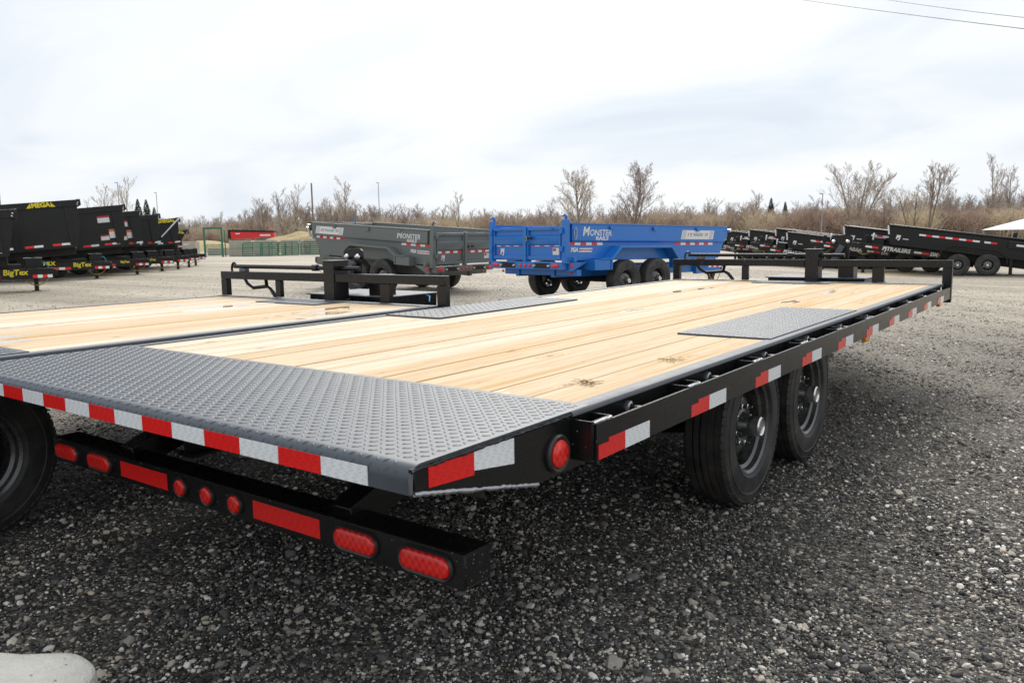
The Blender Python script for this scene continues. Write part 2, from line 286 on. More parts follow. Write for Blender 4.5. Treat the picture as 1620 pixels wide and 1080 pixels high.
class MB:
    def __init__(s): s.v = []; s.f = []; s.m = []
    def add(s, vs, fs, mi=0):
        o = len(s.v); s.v += [tuple(p) for p in vs]; s.f += [tuple(i + o for i in f) for f in fs]; s.m += [mi] * len(fs); return s
    def box(s, x0, y0, z0, x1, y1, z1, mi=0):
        x0, x1 = min(x0, x1), max(x0, x1); y0, y1 = min(y0, y1), max(y0, y1); z0, z1 = min(z0, z1), max(z0, z1)
        v = [(x0, y0, z0), (x1, y0, z0), (x1, y1, z0), (x0, y1, z0), (x0, y0, z1), (x1, y0, z1), (x1, y1, z1), (x0, y1, z1)]
        return s.add(v, [(3, 2, 1, 0), (4, 5, 6, 7), (0, 1, 5, 4), (1, 2, 6, 5), (2, 3, 7, 6), (3, 0, 4, 7)], mi)
    def bar(s, a, b, w, h, mi=0, up=(0, 0, 1)):
        a, b = Vector(a), Vector(b); d = (b - a).normalized(); x = d.cross(Vector(up))
        if x.length < 1e-4: x = d.cross(Vector((1, 0, 0)))
        x.normalize(); y = x.cross(d); x *= w / 2; y *= h / 2
        v = [a - x - y, a + x - y, a + x + y, a - x + y, b - x - y, b + x - y, b + x + y, b - x + y]
        return s.add(v, [(0, 1, 2, 3), (7, 6, 5, 4), (0, 4, 5, 1), (1, 5, 6, 2), (2, 6, 7, 3), (3, 7, 4, 0)], mi)
    def prism(s, poly, axis, a, b, mi=0):
        n = len(poly)
        P = {'x': lambda p, c: (c, p[0], p[1]), 'y': lambda p, c: (p[0], c, p[1]), 'z': lambda p, c: (p[0], p[1], c)}[axis]
        v = [P(p, a) for p in poly] + [P(p, b) for p in poly]
        f = [tuple(range(n)), tuple(range(2 * n - 1, n - 1, -1))] + [(i, i + n, (i + 1) % n + n, (i + 1) % n) for i in range(n)]
        return s.add(v, f, mi)
    def tube(s, pts, r, n=8, mi=0, cap=True):
        pts = [Vector(p) for p in pts]; k = len(pts); rr = r if isinstance(r, (list, tuple)) else [r] * k
        v = []; prev = None
        for i, p in enumerate(pts):
            d = (pts[min(i + 1, k - 1)] - pts[max(i - 1, 0)]).normalized()
            if prev is None:
                x = d.cross(Vector((0, 0, 1)))
                if x.length < 1e-3: x = d.cross(Vector((1, 0, 0)))
            else: x = prev - d * prev.dot(d)
            x.normalize(); prev = x; y = d.cross(x)
            v += [p + (x * math.cos(2 * math.pi * j / n) + y * math.sin(2 * math.pi * j / n)) * rr[i] for j in range(n)]
        f = [(i * n + j, i * n + (j + 1) % n, (i + 1) * n + (j + 1) % n, (i + 1) * n + j) for i in range(k - 1) for j in range(n)]
        if cap: f += [tuple(range(n - 1, -1, -1)), tuple(range((k - 1) * n, k * n))]
        return s.add(v, f, mi)
    def lathe(s, prof, c=(0, 0, 0), axis='x', n=32, mi=0, sgn=1, closed=False):
        # prof: (t along axis, radius)
        v = []
        for tt, r in prof:
            for j in range(n):
                a = 2 * math.pi * j / n; p, q = r * math.cos(a), r * math.sin(a); tt2 = tt * sgn
                v.append({'x': (c[0] + tt2, c[1] + p, c[2] + q), 'y': (c[0] + p, c[1] + tt2, c[2] + q), 'z': (c[0] + p, c[1] + q, c[2] + tt2)}[axis])
        k = len(prof); rngk = range(k) if closed else range(k - 1)
        f = [(i * n + j, i * n + (j + 1) % n, ((i + 1) % k) * n + (j + 1) % n, ((i + 1) % k) * n + j) for i in rngk for j in range(n)]
        return s.add(v, f, mi)
    def build(s, name, mats, parent=None, bevel=0.0, smooth=False, kind=None, loc=None, angle=38, seg=1, basis=None):
        me = bpy.data.meshes.new(name); me.from_pydata(s.v, [], s.f)
        mats = mats if isinstance(mats, (list, tuple)) else [mats]
        for q in mats: me.materials.append(q)
        if len(mats) > 1: me.polygons.foreach_set('material_index', s.m)
        bm = bmesh.new(); bm.from_mesh(me); bmesh.ops.recalc_face_normals(bm, faces=bm.faces)
        if bevel:
            es = [e for e in bm.edges if len(e.link_faces) == 2 and e.calc_face_angle(0) > R(50)]
            bmesh.ops.bevel(bm, geom=es, offset=bevel, segments=seg, affect='EDGES', clamp_overlap=True)
        bm.to_mesh(me); bm.free()
        if smooth or bevel:
            me.shade_smooth(); me.set_sharp_from_angle(angle=R(angle))
        o = bpy.data.objects.new(name, me); COL.objects.link(o)
        if parent is not None: o.parent = parent
        if loc is not None: o.location = loc
        if basis is not None: o.matrix_basis = basis @ o.matrix_basis
        if kind: o['kind'] = kind
        return o
def empty(name, loc, rz=0.0, label=None, cat=None, group=None):
    o = bpy.data.objects.new(name, None); COL.objects.link(o); o.location = loc; o.rotation_euler = (0, 0, rz); o.empty_display_size = 0.2
    return tag(o, label, cat, group)
def tag(o, label=None, cat=None, group=None, kind=None):
    if label: o['label'] = label
    if cat: o['category'] = cat
    if group: o['group'] = group
    if kind: o['kind'] = kind
    return o
def linked(me, name, parent=None, basis=None):
    o = bpy.data.objects.new(name, me); COL.objects.link(o)
    if parent is not None: o.parent = parent
    if basis is not None: o.matrix_basis = basis
    return o
def copy_tree(o, parent=None):
    c = o.copy(); COL.objects.link(c)
    if parent is not None: c.parent = parent
    for ch in list(o.children): copy_tree(ch, c)
    return c
def textm(name, s, size, mat, parent, org, face, shear=0.0, bold=0.0, align='CENTER', sx=1.0, basis=None, slope=0.0):
    cu = bpy.data.curves.new(name, 'FONT'); cu.body = s; cu.size = size; cu.shear = shear; cu.offset = bold; cu.align_x = align; cu.align_y = 'CENTER'
    cu.extrude = 0.0015; cu.resolution_u = 3
    tmp = bpy.data.objects.new('tmp_text', cu); me = bpy.data.meshes.new_from_object(tmp); bpy.data.objects.remove(tmp); bpy.data.curves.remove(cu)
    me.name = name; me.materials.clear(); me.materials.append(mat)
    X, Y, Z = {'right': ((0, 1, 0), (0, 0, 1), (1, 0, 0)), 'left': ((0, -1, 0), (0, 0, 1), (-1, 0, 0)), 'rear': ((1, 0, 0), (0, 0, 1), (0, -1, 0))}[face]
    mt = Matrix(((X[0], Y[0], Z[0], org[0]), (X[1], Y[1], Z[1], org[1]), (X[2], Y[2], Z[2], org[2]), (0, 0, 0, 1))) @ Matrix.Rotation(slope, 4, 'Z') @ Matrix.Diagonal((sx, 1, 1, 1))
    return linked(me, name, parent, (basis @ mt) if basis is not None else mt)

# ------------------------------------------------------------------ ground
def sstep(a, b, x):
    t = np.clip((x - a) / (b - a), 0, 1); return t * t * (3 - 2 * t)
def gh(x, y):
    rc = (x - CAM.x) * 0.8036 + (y - CAM.y) * 0.5951
    return -0.40 * sstep(6.0, 16.0, rc)
def grid_mesh(name, xs, ys, zf, mat, kind='structure'):
    X, Y = np.meshgrid(xs, ys); Z = zf(X, Y)
    nv, nx, ny = X.size, len(xs), len(ys)
    v = np.stack([X.ravel(), Y.ravel(), Z.ravel()], 1)
    i = np.arange((nx - 1) * (ny - 1)); r, c = i // (nx - 1), i % (nx - 1); a = r * nx + c
    f = np.stack([a, a + 1, a + nx + 1, a + nx], 1)
    me = bpy.data.meshes.new(name); me.from_pydata(v.tolist(), [], f.tolist()); me.materials.append(mat); me.shade_smooth()
    o = bpy.data.objects.new(name, me); COL.objects.link(o); o['kind'] = kind; return o
def nonuni(lo, hi, c, near, grow):
    a = [c]; s = near
    while a[-1] < hi: a.append(a[-1] + s); s *= grow
    b = [c]; s = near
    while b[-1] > lo: b.append(b[-1] - s); s *= grow
    return np.array(sorted(set(a + b)))

def lot_zone(t, wp):
    # dark recycled asphalt around the flatbeds gives way to dry tan gravel
    d = t.nodes.new('ShaderNodeVectorMath'); d.operation = 'DISTANCE'; t.links.new(wp, d.inputs[0]); d.inputs[1].default_value = (0.2, 0.4, 0)
    wob = noise(t, wp, 0.22, 5, 0.6)
    dd = M_(t, 'ADD', d.outputs['Value'], M_(t, 'MULTIPLY', M_(t, 'SUBTRACT', wob, 0.5), 7.0))
    return ramp(t, M_(t, 'DIVIDE', dd, 40.0), [(0.06, (0, 0, 0)), (0.13, (0.12, 0.12, 0.12)), (0.27, (0.5, 0.5, 0.5)), (0.42, (1, 1, 1))])
def gravel_mat():
    m, t, b = principled('gravel_ground'); wp = t.nodes.new('ShaderNodeNewGeometry').outputs['Position']
    sp = t.nodes.new('ShaderNodeSeparateXYZ'); t.links.new(wp, sp.inputs[0])
    far = lot_zone(t, wp)
    v1 = t.nodes.new('ShaderNodeTexVoronoi'); v1.inputs['Scale'].default_value = 75; t.links.new(wp, v1.inputs['Vector'])
    v2 = t.nodes.new('ShaderNodeTexVoronoi'); v2.inputs['Scale'].default_value = 24; t.links.new(wp, v2.inputs['Vector'])
    r1 = t.nodes.new('ShaderNodeSeparateColor'); t.links.new(v1.outputs['Color'], r1.inputs[0])
    dark = ramp(t, r1.outputs[0], [(0.0, (0.025, 0.024, 0.022)), (0.5, (0.070, 0.066, 0.061)), (0.8, (0.16, 0.145, 0.125)), (0.95, (0.28, 0.25, 0.21)), (1.0, (0.42, 0.39, 0.33))])
    tan = ramp(t, r1.outputs[0], [(0.0, (0.34, 0.30, 0.235)), (0.6, (0.43, 0.385, 0.31)), (1.0, (0.56, 0.51, 0.43))])
    col = mixc(t, far, dark, tan)
    big = ramp(t, noise(t, wp, 0.12, 6, 0.62), [(0.35, (0.74, 0.73, 0.72)), (0.65, (1.08, 1.07, 1.05))])
    col = mixc(t, 1.0, col, big, 'MULTIPLY')
    # wheel tracks running across the lot
    mp = t.nodes.new('ShaderNodeMapping'); mp.inputs['Rotation'].default_value = (0, 0, R(-36)); mp.inputs['Scale'].default_value = (0.025, 0.55, 1); t.links.new(wp, mp.inputs[0])
    trk = ramp(t, noise(t, mp.outputs[0], 1.0, 4, 0.6, 0.3), [(0.40, (0.72, 0.71, 0.70)), (0.56, (1, 1, 1))])
    col = mixc(t, far, col, mixc(t, 1.0, col, trk, 'MULTIPLY'))
    t.links.new(col, b.inputs['Base Color']); b.inputs['Specular IOR Level'].default_value = 0.2
    t.links.new(M_(t, 'MULTIPLY_ADD', r1.outputs[1], 0.3, 0.6), b.inputs['Roughness'])
    h = M_(t, 'ADD', M_(t, 'MULTIPLY', v1.outputs['Distance'], -0.6), M_(t, 'MULTIPLY', v2.outputs['Distance'], -0.8))
    bump(t, b, M_(t, 'MULTIPLY', h, M_(t, 'SUBTRACT', 1.0, M_(t, 'MULTIPLY', far, 0.97))), 0.9, 0.018); return m
def rough_z(X, Y):
    dx, dy = X - CAM.x, Y - CAM.y; d = np.hypot(dx, dy); w = 0.012 * np.exp(-(d / 18) ** 2)
    return gh(X, Y) + w * (np.sin(X * 2.3 + Y * 1.1) + np.sin(Y * 3.1 - X * 1.7 + 1) + np.sin(X * 5.1 + Y * 4.3)) * 0.5
M['gravel'] = gravel_mat()
grid_mesh('gravel_lot', nonuni(-120, 90, 2, 0.25, 1.04), nonuni(-25, 120, 2, 0.25, 1.04), rough_z, M['gravel'])
def field_mat():
    m, t, b = principled('dead_grass_field'); wp = t.nodes.new('ShaderNodeNewGeometry').outputs['Position']
    n = noise(t, wp, 0.05, 6, 0.6); n2 = noise(t, wp, 1.2, 5, 0.7)
    col = ramp(t, n, [(0.35, (0.34, 0.25, 0.14)), (0.55, (0.50, 0.40, 0.24)), (0.7, (0.27, 0.22, 0.12))])
    t.links.new(mixc(t, M_(t, 'MULTIPLY', n2, 0.5), col, (0.2, 0.15, 0.09)), b.inputs['Base Color'])
    b.inputs['Roughness'].default_value = 0.95; bump(t, b, n2, 0.8, 0.2); return m
M['field'] = field_mat()
grid_mesh('field', nonuni(-560, 560, 0, 8, 1.12), nonuni(-300, 700, 0, 8, 1.12),
          lambda X, Y: gh(X, Y) - 0.12 + 0.35 * np.sin(X * 0.043) * np.sin(Y * 0.037) * sstep(110, 200, np.hypot(X, Y)), M['field'])

# loose gravel: instanced stones, denser and finer near the camera
def stone_meshes():
    c = bpy.data.collections.new('stone_shapes'); m, t, b = principled('loose_stone')
    oi = t.nodes.new('ShaderNodeObjectInfo'); v = coords(t)
    wp = t.nodes.new('ShaderNodeNewGeometry').outputs['Position']
    col = ramp(t, oi.outputs['Random'], [(0.0, (0.024, 0.024, 0.024)), (0.36, (0.050, 0.049, 0.048)), (0.58, (0.12, 0.118, 0.114)), (0.71, (0.24, 0.22, 0.195)), (0.82, (0.40, 0.36, 0.30)), (0.90, (0.50, 0.43, 0.35)), (0.95, (0.66, 0.64, 0.59)), (1.0, (0.82, 0.81, 0.78))])
    n = noise(t, v, 3.0, 4)
    col = mixc(t, M_(t, 'MULTIPLY', lot_zone(t, wp), 0.9), col, (0.42, 0.375, 0.30))
    mac = ramp(t, noise(t, wp, 0.75, 5, 0.6, 0.4), [(0.32, (0.72, 0.71, 0.70)), (0.50, (1.25, 1.24, 1.22)), (0.70, (1.6, 1.57, 1.52))])
    col = mixc(t, 1.0, col, mac, 'MULTIPLY')
    t.links.new(mixc(t, M_(t, 'MULTIPLY', n, 0.4), col, mixc(t, 0.5, col, (0.06, 0.055, 0.05))), b.inputs['Base Color'])
    b.inputs['Roughness'].default_value = 0.62; b.inputs['Specular IOR Level'].default_value = 0.4
    r = np.random.RandomState(3)
    for k in range(7):
        bm = bmesh.new(); bmesh.ops.create_icosphere(bm, subdivisions=1 if k < 5 else 2, radius=0.5)
        sq = (1.0, r.uniform(0.62, 0.95), r.uniform(0.42, 0.75)); cut = Vector(r.normal(size=3)).normalized()
        for vt in bm.verts:
            vt.co *= r.uniform(0.8, 1.16)
            dd = vt.co.dot(cut) - 0.28
            if dd > 0: vt.co -= cut * dd * 0.8
            vt.co = Vector((vt.co.x * sq[0], vt.co.y * sq[1], vt.co.z * sq[2]))
        me = bpy.data.meshes.new('stone'); bm.to_mesh(me); bm.free(); me.materials.append(m)
        if k >= 6: me.shade_smooth()
        o = bpy.data.objects.new('stone', me); c.objects.link(o)
    return c
def scatter_group(name, coll, zonly=False):
    g = bpy.data.node_groups.new(name, 'GeometryNodeTree')
    g.interface.new_socket('Geometry', in_out='INPUT', socket_type='NodeSocketGeometry'); g.interface.new_socket('Geometry', in_out='OUTPUT', socket_type='NodeSocketGeometry')
    gi = g.nodes.new('NodeGroupInput'); go = g.nodes.new('NodeGroupOutput'); ip = g.nodes.new('GeometryNodeInstanceOnPoints')
    ci = g.nodes.new('GeometryNodeCollectionInfo'); ci.inputs['Collection'].default_value = coll; ci.inputs['Separate Children'].default_value = True; ci.inputs['Reset Children'].default_value = True
    def attr(n, tp):
        a = g.nodes.new('GeometryNodeInputNamedAttribute'); a.data_type = tp; a.inputs['Name'].default_value = n; return a.outputs['Attribute']
    ip.inputs['Pick Instance'].default_value = True
    L_(g, gi.outputs[0], ip.inputs['Points']); L_(g, ci.outputs[0], ip.inputs['Instance'])
    L_(g, attr('idx', 'INT'), ip.inputs['Instance Index']); L_(g, attr('rot', 'FLOAT_VECTOR'), ip.inputs['Rotation']); L_(g, attr('scl', 'FLOAT_VECTOR'), ip.inputs['Scale'])
    L_(g, ip.outputs[0], go.inputs[0]); return g
def scatter(name, P, idx, rot, scl, coll):
    me = bpy.data.meshes.new(name); me.vertices.add(len(P)); me.vertices.foreach_set('co', np.ascontiguousarray(P, dtype=np.float32).ravel())
    a = me.attributes.new('idx', 'INT', 'POINT'); a.data.foreach_set('value', np.asarray(idx, dtype=np.int32))
    a = me.attributes.new('rot', 'FLOAT_VECTOR', 'POINT'); a.data.foreach_set('vector', np.ascontiguousarray(rot, dtype=np.float32).ravel())
    a = me.attributes.new('scl', 'FLOAT_VECTOR', 'POINT'); a.data.foreach_set('vector', np.ascontiguousarray(scl, dtype=np.float32).ravel())
    o = bpy.data.objects.new(name, me); COL.objects.link(o); o['kind'] = 'stuff'
    md = o.modifiers.new('scatter', 'NODES'); md.node_group = scatter_group(name, coll); return o
NST = 460000
rs = np.random.RandomState(11)
dist = 1.0 * (34.0 / 1.0) ** (rs.rand(NST) ** 1.0); ang = R(36.52) + rs.uniform(-R(40), R(42), NST)
SX, SY = CAM.x - dist * np.sin(ang), CAM.y + dist * np.cos(ang)
sz = np.clip(0.0047 * np.exp(rs.normal(0, 0.54, NST)) * (0.72 + 0.05 * np.minimum(dist, 9)), 0.0025, 0.024)
big = rs.rand(NST) < 0.0022; sz[big] *= rs.uniform(1.8, 2.8, big.sum())
sz *= 2.0
P = np.stack([SX, SY, rough_z(SX, SY) + sz * 0.10], 1)
rot = np.stack([rs.uniform(-0.5, 0.5, NST), rs.uniform(-0.5, 0.5, NST), rs.uniform(0, 6.28, NST)], 1)
st = scatter('loose_gravel', P, rs.randint(0, 7, NST), rot, np.repeat(sz[:, None], 3, 1), stone_meshes())

# ------------------------------------------------------------------ wheels
def wheel(parent, c, side, r=0.385, w=0.235, rimr=0.222, detail=True, tyre_mat=None, hub='cap', steel=None):
    """side +1: outer face towards +X.  c = centre of the outer sidewall plane."""
    X, Y, Z = c; s = side
    tm = tyre_mat or M['rubber']
    n = 72 if detail else 36
    mb = MB(); hw = w / 2; cx = X - s * hw
    prof = [(-hw * 0.62, rimr * 0.98), (-hw * 0.86, rimr * 1.04), (-hw * 1.0, (rimr + r) * 0.52), (-hw * 0.96, r * 0.90), (-hw * 0.83, r * 0.975)]
    tread = []
    if detail:
        g = 0.010
        for k, (a, b_) in enumerate(((-0.80, -0.50), (-0.44, -0.17), (-0.11, 0.11), (0.17, 0.44), (0.50, 0.80))):
            cr = r * (1 - 0.012 * abs(k - 2))
            tread += [(hw * a, cr - g), (hw * a + 0.002, cr), (hw * b_ - 0.002, cr), (hw * b_, cr - g)]
    else: tread = [(-hw * 0.6, r), (hw * 0.6, r)]
    prof += tread
    prof += [(hw * 0.83, r * 0.975), (hw * 0.96, r * 0.90)]
    if detail: prof += [(hw * 0.985, r * 0.86), (hw * 1.02, r * 0.855), (hw * 1.02, r * 0.84), (hw * 0.99, r * 0.83)]
    prof += [(hw * 1.0, (rimr + r) * 0.52)]
    if detail: prof += [(hw * 0.98, rimr * 1.13), (hw * 1.0, rimr * 1.12), (hw * 0.97, rimr * 1.09)]
    prof += [(hw * 0.86, rimr * 1.04), (hw * 0.62, rimr * 0.98)]
    mb.lathe(prof, (cx, Y, Z), 'x', n, 0, s, closed=True)
    if detail:   # shoulder blocks
        nb = 64
        for sg in (-1, 1):
            for k in range(nb):
                a = 2 * math.pi * (k + 0.5 * (sg > 0)) / nb; ca, sa = math.cos(a), math.sin(a); da = 0.037
                vs = []
                for (tt, rr) in ((0.80, r * 0.990), (0.955, r * 0.945), (0.95, r * 0.92), (0.78, r * 0.965)):
                    for q in (-da, da): vs.append((cx + sg * hw * tt, Y + rr * math.cos(a + q), Z + rr * math.sin(a + q)))
                mb.add(vs, [(0, 2, 3, 1), (2, 4, 5, 3), (0, 1, 7, 6), (6, 7, 5, 4), (0, 6, 4, 2), (1, 3, 5, 7)])
    ty = mb.build('tyre', tm, parent, smooth=True, angle=30)
    # steel rim: lip, barrel, dish with hand holes
    mb = MB(); q = rimr
    barrel = [(-w, q * 0.90), (0.0, q * 0.92), (0.002, q * 1.03), (-0.010, q * 1.05), (-0.016, q * 1.0), (-0.022, q * 0.93), (-0.045, q * 0.90), (-0.058, q * 0.82), (-0.075, q * 0.80), (-w, q * 0.80)]
    barrel = [(0.002 - 0.03, q * 0.97), (-0.012, q * 1.0), (-0.004, q * 1.045), (-0.001, q * 1.03), (-0.008, q * 0.965), (-0.030, q * 0.935), (-0.040, q * 0.87), (-0.070, q * 0.85), (-w * 0.9, q * 0.85), (-w * 0.95, q * 0.98)]
    mb.lathe([(t_ - 0.012, r_) for t_, r_ in barrel], (X, Y, Z), 'x', 48 if detail else 28, 0, s)
    rim = mb.build('rim', M['rim'], parent, smooth=True)
    nh = 10; d0 = -0.062
    # dish as polar grid with real holes
    mb = MB(); nn = 60
    rad = [0.36, 0.50, 0.58, 0.655, 0.72, 0.79, 0.855]; tz = [-0.008, -0.008, -0.010, -0.020, -0.034, -0.048, -0.064]
    V = [[(X + s * (d0 + tz[i]), Y + q * rad[i] * math.cos(2 * math.pi * j / nn), Z + q * rad[i] * math.sin(2 * math.pi * j / nn)) for j in range(nn)] for i in range(len(rad))]
    idx = lambda i, j: i * nn + j % nn
    F = []
    for i in range(len(rad) - 1):
        for j in range(nn):
            if i in (3, 4) and (j % 6) in (1, 2): continue
            F.append((idx(i, j), idx(i, j + 1), idx(i + 1, j + 1), idx(i + 1, j)))
    mb.add([p for row in V for p in row], F)
    mb.build('rim_dish', M['rim'], parent, smooth=True)
    mb = MB(); hr = q * 0.36
    mb.lathe([(d0 - 0.03, 0.0), (d0 - 0.03, hr), (d0 - 0.004, hr), (d0, hr * 0.8), (d0 + 0.035, hr * 0.62), (d0 + 0.037, 0.0)], (X, Y, Z), 'x', 28, 0, s)
    mb.build('hub', M['rim'], parent, smooth=True)
    mb = MB(); cr = q * 0.215
    mb.lathe([(d0 + 0.03, cr), (d0 + 0.088, cr), (d0 + 0.094, cr * 0.86), (d0 + 0.088, cr * 0.72), (d0 + 0.088, 0.0)], (X, Y, Z), 'x', 24, 0, s)
    mb.build('hub_cap', M['chrome'], parent, smooth=True)
    one = MB()
    for k in range(8):
        a = 2 * math.pi * (k + 0.3) / 8; yy, z2 = Y + hr * 1.18 * math.cos(a), Z + hr * 1.18 * math.sin(a)
        mb = MB() if detail else one
        mb.lathe([(d0 - 0.018, 0.013), (d0 + 0.006, 0.012), (d0 + 0.008, 0.007), (d0 + 0.028, 0.006), (d0 + 0.028, 0)], (X, yy, z2), 'x', 6, 0, s)
        if detail: mb.build('lug_nut', M['chrome'], parent)
    if not detail: one.build('lug_nuts', M['chrome'], parent, kind='stuff')
    return ty

# ------------------------------------------------------------------ deckover flatbed trailers
H = 0.83
LUGP = 0.0265
def lug_mesh(x0, x1, y0, y1, z, hgt=0.0024):
    mb = MB(); i = 0; c = 0.7071
    ny = int((y1 - y0) / LUGP); nx = int((x1 - x0) / LUGP); l, w = 0.0115, 0.0032
    x0 += ((x1 - x0) - nx * LUGP) / 2
    for a in range(ny):
        for b_ in range(nx):
            px, py = x0 + (b_ + 0.5) * LUGP, y0 + (a + 0.5) * LUGP
            sg = 1 if (a + b_) % 2 else -1
            d = (c, c * sg); n = (-c * sg, c)
            P = [(-l, 0, 0), (-l * 0.45, -w, 0), (l * 0.45, -w, 0), (l, 0, 0), (l * 0.45, w, 0), (-l * 0.45, w, 0), (-l * 0.55, 0, hgt), (l * 0.55, 0, hgt)]
            mb.add([(px + d[0] * u + n[0] * q, py + d[1] * u + n[1] * q, z + h) for u, q, h in P],
                   [(0, 1, 6), (1, 2, 7, 6), (2, 3, 7), (3, 4, 7), (4, 5, 6, 7), (5, 0, 6)])
    return mb
def flatbed(loc, rz, label, Lb=6.62, axle=2.945, plates=(2.31, 3.83), car=(0.0, 0.0), near=True, tapes=True, rear=True):
    root = empty('flatbed_trailer', loc, rz, label, 'trailer', 'flatbed trailers with pine decks')
    Z = lambda z: H + z
    B = M['black']
    # planks
    xs = np.linspace(-1.163, 1.163, 16); proto = {}
    y0, y1 = 0.722, Lb - 0.085
    for k in range(15):
        w = xs[k + 1] - xs[k] - 0.0018; dz = rng.uniform(-0.0018, 0.0018); crown = rng.uniform(0.0006, 0.0018)
        mb = MB(); mb.box(-w / 2, y0, -0.038, w / 2, y1, 0)
        o = mb.build('plank', M['wood'], root, bevel=0.003)
        o.location = ((xs[k] + xs[k + 1]) / 2, 0, Z(dz - 0.002)); o.rotation_euler = (0, rng.uniform(-0.004, 0.004), 0)
    # side flange strips (top of the outer channel)
    for s in (-1, 1):
        mb = MB(); mb.prism([(s * 1.166, 0.002), (s * 1.222, 0.002), (s * 1.226, -0.004), (s * 1.226, -0.012), (s * 1.166, -0.012)], 'y', 0.62 if near else 0.1, Lb + 0.02)
        mb.build('side_flange', M['flange'], root, loc=(0, 0, H), bevel=0.001)
        mb = MB()
        if s == 1 and rear or s == -1 and rear:
            poly = [(0.012, -0.012), (0.0125, -0.052), (0.02, -0.060), (0.455, -0.156), (Lb, -0.156), (Lb, -0.0125)]
        else: poly = [(0.1, -0.0125), (0.1, -0.156), (Lb, -0.156), (Lb, -0.0125)]
        mb.prism(poly, 'x', s * 1.212, s * 1.2195)
        mb.build('side_channel', B, root, loc=(0, 0, H), bevel=0.0012)
    # rear tread plate with rolled rear edge
    prof = [(0.720, 0.003), (0.034, 0.003)]
    for k in range(1, 8):
        a = math.pi / 2 * k / 7; prof.append((0.034 - 0.034 * math.sin(a), 0.003 - 0.034 + 0.034 * math.cos(a)))
    prof += [(0.0, -0.060), (0.007, -0.060), (0.007, -0.032)]
    for k in range(6, -1, -1):
        a = math.pi / 2 * k / 7; prof.append((0.034 - 0.027 * math.sin(a), 0.003 - 0.034 + 0.027 * math.cos(a)))
    prof += [(0.720, -0.0045)]
    mb = MB(); mb.prism(prof, 'x', -1.219, 1.219)
    plate = mb.build('rear_tread_plate', M['plate'], root, loc=(0, 0, H), smooth=True, angle=30)
    lg = lug_mesh(-1.217, 1.217, 0.036, 0.718, 0.0032, 0.0026).build('tread_lugs', M['plate'], plate, kind='stuff', smooth=True, angle=80)
    mb = MB(); i = 0                                    # lugs on the rolled edge
    for a_ in (0.45, 1.05):
        for k in range(90):
            cx = -1.2 + k * LUGP + (0.5 * LUGP if a_ > 0.6 else 0); yy, zz_ = 0.034 - 0.034 * math.sin(a_), -0.031 + 0.034 * math.cos(a_)
            n_ = Vector((0, -math.sin(a_), math.cos(a_))); t_ = Vector((0, -math.cos(a_), -math.sin(a_))); c_ = Vector((cx, yy, zz_)); x_ = Vector((1, 0, 0))
            sg = 1 if k % 2 else -1; d_ = (x_ + t_ * sg).normalized(); e_ = (t_ - x_ * sg).normalized()
            P_ = [c_ - d_ * 0.010, c_ - e_ * 0.0035, c_ + d_ * 0.010, c_ + e_ * 0.0035, c_ + n_ * 0.0028]
            mb.add(P_, [(0, 1, 4), (1, 2, 4), (2, 3, 4), (3, 0, 4)])
    mb.build('edge_lugs', M['plate'], plate, kind='stuff', smooth=True, angle=80)
    # fender-well tread plates let in the deck over the wheels
    for s in (-1, 1):
        mb = MB(); xa, xb = s * 0.745, s * 1.186; mb.box(min(xa, xb), plates[0], -0.002, max(xa, xb), plates[1], 0.0075)
        p = mb.build('wheel_well_plate', M['plate'], root, loc=(0, 0, H), bevel=0.001)
        lug_mesh(min(xa, xb) + 0.006, max(xa, xb) - 0.006, plates[0] + 0.008, plates[1] - 0.008, 0.0077, 0.0023).build('tread_lugs', M['plate'], p, kind='stuff', smooth=True, angle=80)
    # rub rails, stake pockets, pipe spools
    n_p = int((Lb - 0.7) / 0.597) + 1
    for s in ((-1, 1) if near else (1, -1)):
        mb = MB(); mb.box(s * 1.286, 0.628, -0.124, s * 1.2955, Lb + 0.055, -0.024)
        mb.build('rub_rail', B, root, loc=(0, 0, H), bevel=0.0012)
        for k in range(n_p):
            y = 0.67 + 0.597 * k; mb = MB(); a, b_ = s * 1.22, s * 1.2855
            mb.box(a, y - 0.052, -0.128, b_, y - 0.046, -0.018); mb.box(a, y + 0.046, -0.128, b_, y + 0.052, -0.018)
            mb.box(s * 1.279, y - 0.0455, -0.128, b_, y + 0.0455, -0.018)
            mb.build('stake_pocket', B, root, loc=(0, 0, H), bevel=0.0008)
            if s == 1 and near:
                mb = MB()      # weld fillet between pocket and rail
                pts = [(1.288, y - 0.046 + 0.0115 * j, -0.0225 + rng.uniform(-0.001, 0.001)) for j in range(9)]
                mb.tube(pts, [0.004 + rng.uniform(-.001, .0012) for _ in pts], 6); mb.build('weld_bead', M['steel'], root, loc=(0, 0, H), smooth=True)
        for k in range(n_p):
            y = 0.945 + 0.597 * k
            if y > Lb - 0.05: break
            mb = MB(); mb.tube([(s * 1.222, y, -0.052), (s * 1.285, y, -0.052)], 0.0165, 12)
            o = mb.build('pipe_spool', B, root, loc=(0, 0, H), smooth=True)
            if s == 1 and near:
                mb = MB(); mb.tube([(1.2225, y + 0.017 * math.cos(q), -0.052 + 0.0205 * math.sin(q)) for q in np.linspace(0, 6.283, 15)], [0.0055 + rng.uniform(-.0015, .0015) for _ in range(15)], 6)
                mb.build('weld_bead', M['steel'], o, smooth=True)
